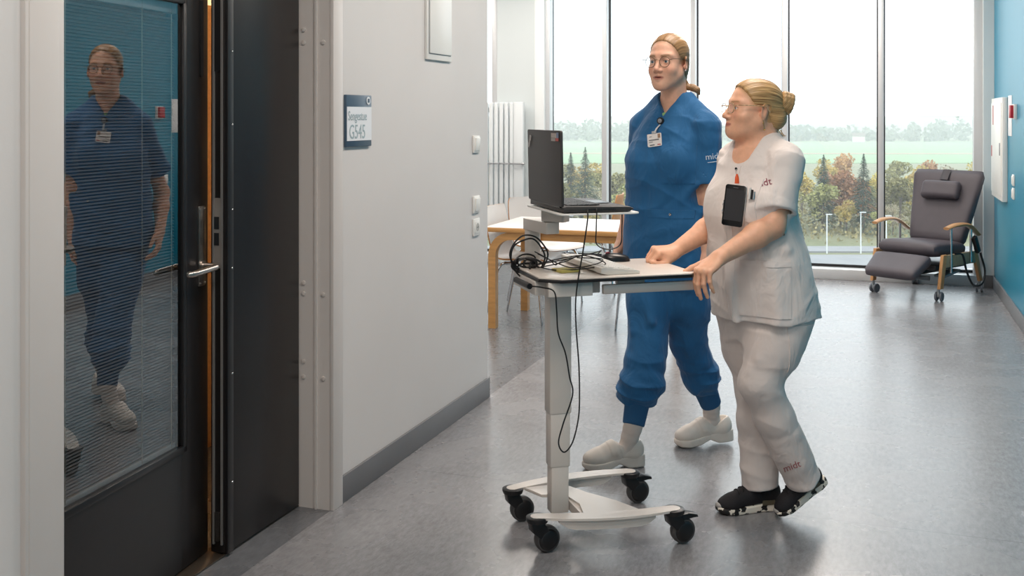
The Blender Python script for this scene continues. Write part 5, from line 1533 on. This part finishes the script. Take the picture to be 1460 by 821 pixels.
def build_white():
    l, f, _ = rot2(48)
    O = A3((.93, 3.95, 0))
    root = empty('person', C2W(O[0], O[1]), YAW)
    tag(root, 'nurse in white tunic and trousers with hair bun, pushing the laptop cart', 'person')
    pl_, pf_, _ = rot2(79)
    th = math.radians(4)
    H = Fr((( 1073.5 - 730) / FPX * 3.95, 3.95, EYE + (HZ - 151.5) / FPX * 3.95), pl_, pf_ * math.cos(th) + UP * math.sin(th), UP * math.cos(th) - pf_ * math.sin(th), (1.03, 1.05, .97))
    sk = skin_mat('skin_warm')
    tc = A3((.915, 3.955, 0))
    def T(u, w, h, dx=0.): return tc + l * u + f * w + UP * h + A3((dx, 0, 0))
    shL, shR = A3((1.001, 3.85, 1.336)), A3((.868, 4.055, 1.336))
    elL, wrL = CP(1101, 322, 3.78), CP(1026, 367, 3.70)
    elR, wrR = CP(1026, 316, 4.07), CP(962, 358, 3.985)
    p = head_prims(H, 1.10, smile=.2)
    p += [ell(H(0, .035, -.095), A3((.050, .050, .030)) * H.s, H.R, .03)]
    p += [cone(T(.0, .0, 1.35), H(0, -.018, -.070), .066, .058, .03), cone(T(0, -.03, 1.38), H(0, -.055, -.03), .050, .052, .03)]
    p += [loft([(T(0, 0, 1.37), l, .095, .080), (T(0, 0, 1.30), l, .140, .110), (T(0, 0, 1.10), l, .16, .12), (T(0, 0, .86, .02), l, .17, .13)], .04)]
    for q, sh in ((1, shL), (-1, shR)): p += [cone(T(q * .04, -.01, 1.385), sh, .042, .048, .04)]
    for sh, el, wr in ((shL, elL, wrL), (shR, elR, wrR)):
        p += [cone(sh, el, .054, .044, .02), cone(el, el * .7 + wr * .3, .0450, .0440, .02), cone(el * .7 + wr * .3, wr, .0440, .0275, .02)]
    X = nrm((-.78, -.40, -.48)); Y = nrm(A3((-.5, .86, 0)) - X * (A3((-.5, .86, 0)) @ X)); Z = np.cross(Y, X); Z = Z if Z[2] > 0 else -Z
    Fl = Fr(wrL, X, Y, Z, (1.06,) * 3)
    p += hand_prims(Fl, [(58, 16, 6), (56, 18, 8), (58, 20, 8), (58, 24, 10)], ((.018, .026, -.006), (.72, .66, .0), (.88, .40, .05), (.95, .25, .0)), 1.1)
    X = nrm((-.88, -.40, .10)); Y0 = A3((.36, -.87, -.30)); Y = nrm(Y0 - X * (Y0 @ X)); Z = np.cross(X, Y); Z = Z if Z[2] > 0 else -Z
    Fq = Fr(wrR, X, Y, Z, (1.03,) * 3)
    p += [ell(Fq(.060, .020, -.022), (.030, .017, .016), Fq.R, .008)]
    p += hand_prims(Fq, [(58, 92, 42), (64, 95, 45), (68, 95, 45), (70, 95, 45)], ((.020, .030, -.012), (.80, .36, -.42), (.98, -.02, -.16), (.95, -.28, .06)), .5)
    # nails on the visible hand
    # ---- hair and bun
    hm = hair_mat('golden_hair', '7d5d39', 'cda874')
    def cut(P):
        L = H.inv(P.astype(float)); x, y, z = L[:, 0], L[:, 1], L[:, 2]
        front = (y - .016 - (z + .02) * .50 + .10 * np.maximum(np.abs(x) - .045, 0)) * .85
        ear = np.minimum(.004 - z, y + .034)
        return np.maximum(front, ear).astype(f32)
    col = lambda V: head_colour(H, 'dfab8d', 'b5655c', '9a7448', 'd6957a', V, .0038, hair='b08650', hcut=cut)
    body, V, F = sdf_obj('body', p, .0026, sk, root, O, col)
    eyeballs(H, O, '6f7f86', root)
    hp = [ell(H(0, -.013, .027), A3((.079, .0985, .083)) * H.s, H.R), ell(H(0, -.074, -.038), A3((.069, .050, .054)) * H.s, H.R, .03), (cut, A3((0, 0, 0)), 1e9, 'i', .006)]
    fl = hair_flow(H, (0, -.11, .02))
    hp.append(disp(lambda P: (.0007 * np.sin(fl(P.astype(float))[:, 0] * 75) + .0005 * np.sin(fl(P.astype(float))[:, 0] * 160)).astype(f32)))
    sdf_obj('hair', hp, .003, hm, root, O, fl)
    bc = CP(1121.5, 147, 3.95); bx = nrm((.94, .1, -.25)); bz = nrm(np.cross(np.cross(bx, UP), bx)); by = np.cross(bz, bx)
    bun = [ell(bc, (.026, .030, .040), np.array([bx, by, bz]))]
    for k in range(3):
        ps = [bc + bx * (-.016 + k * .014) + (by * math.cos(a) * .024 + bz * math.sin(a) * .033) for a in (2 * PI * j / 12 for j in range(13))]
        bun += chain(ps, [.0095] * 13, .004)
    bun.append(cone(bc - bx * .035, bc, .020, .024, .012))
    sdf_obj('hair_bun', bun, .003, hm, root, O, lambda V: np.stack([((V - bc) @ bx) * 9 + .15 * np.arctan2((V - bc) @ bz, (V - bc) @ by), ((V - bc) @ bz) * 4, ((V - bc) @ by) * 4], 1))
    MB().tube([bc - bx * .030 + (by * math.cos(a) * .022 + bz * math.sin(a) * .026) - O for a in (2 * PI * j / 16 for j in range(16))], .0045, n=6, closed=True).build('hair_tie', M('hair_tie', 'b98a4e', .6), root)
    # a few loose strands
    for k in range(6):
        a = H(.055 - .02 * k, -.085, -.085) - O
        MB().tube([a, a + A3((.012 + .004 * k, 0, -.018)), a + A3((.022 + .006 * k, .0, -.022 - .004 * k))], [.0022, .0016, .0006], n=5, smooth=4).build('loose_strand', hm, root)
    gold = M('gold_metal', 'c9a45e', .25, metal=1)
    e0 = H(.081, -.006, -.052) - O
    MB().tube([e0, e0 + A3((.002, -.002, -.018)), e0 + A3((.005, -.002, -.034))], .0010, n=5).sphere(e0 + A3((.005, -.002, -.036)), .0032, 8).sphere(e0 + A3((.001, -.002, -.012)), .0026, 8).build('earring', gold, root)
    gl = empty('glasses', (0, 0, 0), 0, root)
    lens = bpy.data.materials['lens_glass']; brown = M('tortoise_frame', '8a6a44', .35, c2='d8c09a', vscale=120)
    for q in (-1, 1):
        ring = [H(q * .033 + .0235 * math.copysign(abs(math.cos(a)) ** .8, math.cos(a)), .098 - .11 * abs(q * .033 + .0235 * math.cos(a)) ** 1.25, -.0145 + .0195 * math.copysign(abs(math.sin(a)) ** .8, math.sin(a))) - O for a in (2 * PI * k / 24 for k in range(24))]
        MB().tube(ring, .0013, n=6, closed=True).build('rim', brown, gl)
        m = MB(); vs = [m.bm.verts.new(v) for v in ring]; m.bm.faces.new(vs); m.build('lens', lens, gl)
        MB().tube([H(q * .0565, .0915, -.006) - O, H(q * .076, .085, -.003) - O, H(q * .083, .02, .0) - O, H(q * .086, -.012, -.004) - O, H(q * .084, -.03, -.022) - O], .0017, n=6, smooth=4).build('temple', brown, gl)
    MB().tube([H(-.0095, .0970, -.010) - O, H(0, .0990, -.006) - O, H(.0095, .0970, -.010) - O], .0012, n=6, smooth=4).build('bridge', gold, gl)
    # ---- tunic
    wh = cloth_mat('white_tunic_cotton', 'ddd5d1', .55)
    hemL, hemR = CP(1106, 299, 3.80), CP(1038, 293, 4.08)
    tp = []
    for sh, hem in ((shL, hemL), (shR, hemR)):
        d = nrm(hem - sh)
        tp += [cone(sh, sh + d * .06, .060, .064, .03), fcone(sh - d * .01, hem, .064, .0715, .022), fcone(hem - d * .030, hem, .0722, .0738, .002), fcone(hem - d * .04, hem + d * .03, .0610, .0675, .002, 's', .002)]
    tp += [loft([(T(0, -.02, 1.43), l, .078, .070), (T(0, -.01, 1.39), l, .092, .082), (T(0, 0, 1.355), l, .112, .095), (T(0, 0, 1.32), l, .145, .112), (T(0, .0, 1.22, -.012), l, .155, .140), (T(0, .005, 1.13, -.012), l, .165, .152), (T(0, 0, 1.04, -.002), l, .180, .150), (T(0, 0, .96, .012), l, .196, .154), (T(0, -.0, .86, .026), l, .203, .162), (T(0, -.005, .74, .034), l, .209, .160)], .010, n=2.25)]
    for q, sh in ((1, shL), (-1, shR)): tp += [cone(T(q * .062, -.02, 1.388), sh, .042, .058, .035), ell(T(q * .07 + .01, .080, 1.16), (.08, .08, .085), None, .06)]
    for (a, b, r, k) in ((shL + f * .045 - UP * .03, T(.09, .13, 1.20), .012, .03), (shL + f * .05, T(.12, .12, 1.15), .010, .025), (T(.16, .05, 1.13), T(.10, .13, 1.05), .012, .03), (T(.17, .06, 1.02), T(.07, .14, 1.0), .010, .03),
                         (T(-.02, .155, .98), T(.05, .155, .60), .008, .05), (T(.15, .10, .95), T(.17, .10, .60), .008, .05)):
        tp.append(cone(a, b, r, r, k))
    tp.append(half(T(0, 0, .752), (.03, .02, -1), .003))
    tp += [cone(T(-.006, .098, 1.372), T(0, -.012, 1.475), .050, .066, .004, 's'), cone(T(0, -.012, 1.475), T(0, -.03, 1.70), .066, .09, .004, 's')]
    tp.append(disp(lambda P: (.0022 * wob(P, 33, 24, 26, 2) * np.clip((1.33 - P[:, 2]) / .08, 0, 1) + .0012 * wob(P, 66, 45, 50, 5) + crease(P, (.6, .2, 1), 24, .006, 3) * (P[:, 2] < 1.34) + crease(P, (-.9, .3, .6), 22, .005, 6) * (P[:, 2] < 1.3)).astype(f32)))
    tun, V, F = sdf_obj('tunic', tp, .0042, wh, root, O)
    bv = make_bvh(V, F)
    def on(u, h, dd=.35):
        q = bv.ray_cast(Vector(T(u, dd, h)), Vector(-f))[0]
        return A3(q) if q else T(u, .15, h)
    # button placket: a folded strip down the front, in two lengths
    patch('placket', bv, T(.0, .25, 1.035), l, UP, .036, .56, .0028, wh, tun, O, (4, 40), ray=-f)
    for hh in (1.305,):
        MB().lathe([(0, 0), (.0055, 0), (.0055, .003), (0, .003)], 12, frame3(on(.004, hh) + f * .004 - O, l, UP, f)).build('snap', MATS['chrome'], tun)
    patch('chest_pocket', bv, T(.066, .25, 1.195), l, UP, .10, .155, .0035, wh, tun, O, (10, 12), ray=-f)
    sd = nrm(f * .80 + l * .60); side_ray = -sd; side_r = nrm(l * .80 - f * .60)
    patch('side_pocket', bv, tc + sd * .25 + UP * .875 + A3((.03, 0, 0)), side_r, UP, .18, .20, .004, wh, tun, O, (12, 12), ray=side_ray)
    patch('pocket_welt', bv, tc + sd * .25 + UP * .968 + A3((.03, 0, 0)), side_r, UP, .18, .02, .006, wh, tun, O, (12, 3), ray=side_ray)
    for (px, py) in ((1105, 337), (1117, 334)):
        h = bv.ray_cast(Vector(CP(px, py, 3.4)), Vector(nrm(CP(px, py, 3.4) - A3((0, 0, EYE)))))
        if h[0]: MB().lathe([(0, 0), (.005, 0), (.005, .0025), (0, .0025)], 12, frame3(A3(h[0]) - O, l, UP, -A3((0, 1, 0)))).build('snap', MATS['chrome'] if px > 1110 else wh, tun)
    dk = M('dark_red_print', '7d2c42', .6)
    cloth_text('midt', bv, CP(1087, 261, 3.5), (.97, 0, .22), (-.22, 0, .97), .034, dk, tun, O, eye=True, off=.002)
    # hem line
    # ---- phone, cord and pens
    ph = empty('phone', (0, 0, 0), 0, root)
    pc = on(.058, 1.165) + f * .020
    fn = nrm(f + A3((.25, -.25, .08))); lr = nrm(l - fn * (l @ fn)); uu = np.cross(lr, fn); uu = uu if uu[2] > 0 else -uu
    roll = math.radians(-4); lr, uu = lr * math.cos(roll) + uu * math.sin(roll), uu * math.cos(roll) - lr * math.sin(roll)
    pc = pc + (CP(1047, 293, pc[1]) - pc) * A3((1, 0, 1))
    pm = frame3(pc - O, lr, uu, fn)
    MB().prism(rrect(.078, .150, .010, 4), -.009, .004, pm, bevel=.002).build('case', M('phone_case', 'c9c6c4', .35), ph)
    MB().prism(rrect(.0765, .1485, .009, 4), .0035, .0056, pm, bevel=.0008).build('bezel', M('phone_black', '0c0c0f', .25), ph)
    MB().prism(rrect(.067, .112, .002, 2, 0, .002), .0055, .0060, pm).build('screen', M('phone_screen', '2c2c30', .1), ph)  # base colour lightened to grey to paint in the screen's reflection
    MB().box((.0, .0645, .0058), (.018, .0025, .0008)).xf(pm).build('earpiece', M('speaker_grey', '55575c', .4), ph)
    org = M('orange_plastic', 'e2561c', .4)
    c1 = pc + uu * .080
    MB().tube([c1 - O, c1 + UP * .022 - O, c1 + UP * .034 - O], [.0085, .007, .003], n=8).build('orange_clip', org, ph)
    MB().tube([c1 + UP * .034 - O, (c1 + UP * .034 + on(.004, 1.30)) / 2 + f * .01 - O, on(.004, 1.303) + f * .006 - O], .0013, n=5, smooth=4).build('cord', M('cord_grey', 'b9b4b0', .4), ph)
    for k, (dx, cm_) in enumerate(((.046, 'white_plastic'), (.054, 'black_plastic'), (.061, 'chrome'))):
        b = pc + lr * dx - f * .008
        pn_ = MB().tube([b + uu * .03 - O, b + uu * (.070 - k * .006) - O], .0045, n=8).build('pen', MATS[cm_], root)
    MB().tube([pc - lr * .041 + uu * a_ * .012 + fn * (.004 * math.cos(a_ * 3)) - O for a_ in np.linspace(-3, 1.2, 14)], .0018, n=5).build('coil_cord', MATS['chrome'], ph)
    # ---- trousers
    hipL, hipR = T(.088, -.0, .76, .035), T(-.088, .0, .76, .035)
    knL, anL = CP(1083, 546, 3.85), CP(1145.5, 684, 3.935)
    knR, anR = CP(1075, 552, 4.02), CP(1084.5, 693, 4.01)
    tr = [loft([(T(0, 0, .92, .02), l, .17, .135), (T(0, -.005, .76, .035), l, .178, .140), (T(0, 0, .66, .03), l, .15, .115)], .05)]
    def leg(hip, kn, an, rk, rc, rh):
        d = nrm(an - kn); m_ = hip * .5 + kn * .5
        return chain([hip, m_, kn], [.104, .092, rk], .04) + chain([kn, kn + (an - kn) * .35, kn + (an - kn) * .8], [rk, rc, rh - .004], .03) + [fcone(kn + (an - kn) * .5, an, rc - .004, rh, .02)]
    t1 = leg(hipL, knL, anL, .072, .068, .068); t2 = leg(hipR, knR, anR, .070, .066, .069)
    sub = [q for q in t1 + t2 if q[3] == 's']; tr += [q for q in t1 + t2 if q[3] != 's']
    cl_ = lambda t: knL + (anL - knL) * t
    cr_ = lambda t: knR + (anR - knR) * t
    for (a, b, r) in ((hipL + f * .085 - UP * .06, knL + f * .045 + l * .03 + UP * .10, .008), (knL + f * .05 + UP * .05, knL - f * .05 + l * .02 - UP * .02, .008), (cl_(.12) + f * .045, cl_(.05) - f * .05 + l * .02, .008),
                      (cl_(.30) + l * .055, cl_(.22) - f * .05, .007), (cl_(.62) + f * .05, cl_(.5) + l * .055, .008), (cl_(.8) + l * .05 + f * .03, cl_(.68) - f * .05, .007), (cr_(.35) + f * .05, cr_(.55) + l * .05, .008), (cr_(.80) + f * .055, cr_(.88) + l * .05, .008), (cr_(.90) + f * .055, cr_(.82) + l * .05, .006)):
        tr.append(cone(a, b, r * .75, r * .75, .03))
    tr += sub
    tr.append(disp(lambda P: (.0020 * wob(P, 28, 22, 22, 6) + crease(P, (.3, .1, 1), 27, .0042, 7, 11) + crease(P, (.7, .3, .8), 24, .0045, 8)).astype(f32)))
    trm, V, F = sdf_obj('trousers', tr, .0045, cloth_mat('white_trouser_cotton', 'd6cdc9', .5), root, O)
    bv = make_bvh(V, F)
    cloth_text('midt', bv, CP(1129, 665, 3.6), (.93, 0, .34), (-.34, 0, .93), .034, M('pale_red_print', 'a4585c', .6), trm, O, eye=True)
    patch('thigh_pocket', bv, hipL + nrm(l * .9 + f * .3) * .25 - UP * .10, nrm(l * .3 - f * .9), nrm(A3((-.06, 0, 1))), .12, .17, .0035, MATS['white_trouser_cotton'], trm, O, (10, 12), ray=-nrm(l * .9 + f * .3))
    # ---- ankles hidden in the trouser legs join the shoes
    sneaker(root, O, A3(((1021 - 730) / FPX * 3.965, 3.965, .0)), A3(((1113 - 730) / FPX * 4.03, 4.03, .0)), UP)
    toe = A3(((1109 - 730) / FPX * 3.925, 3.925, .0)); heel = CP(1179, 686, 3.975)
    sneaker(root, O, toe, heel, nrm(A3((-.35, -.12, 1))))
    bk_ = M('black_sock', '121216', .85)
    sdf_obj('sock', chain([anR + UP * .05, anR + A3((.01, 0, -.02)), anR + A3((.012, .005, -.04))], [.034, .032, .029], .01), .004, bk_, root, O)
    d = nrm(anL - knL)
    sdf_obj('sock', chain([anL - d * .05, anL + d * .01 + A3((.0, .02, .0)), anL + d * .04 + A3((-.002, .025, .0))], [.034, .031, .028], .01), .004, bk_, root, O)
    return root
build_white()
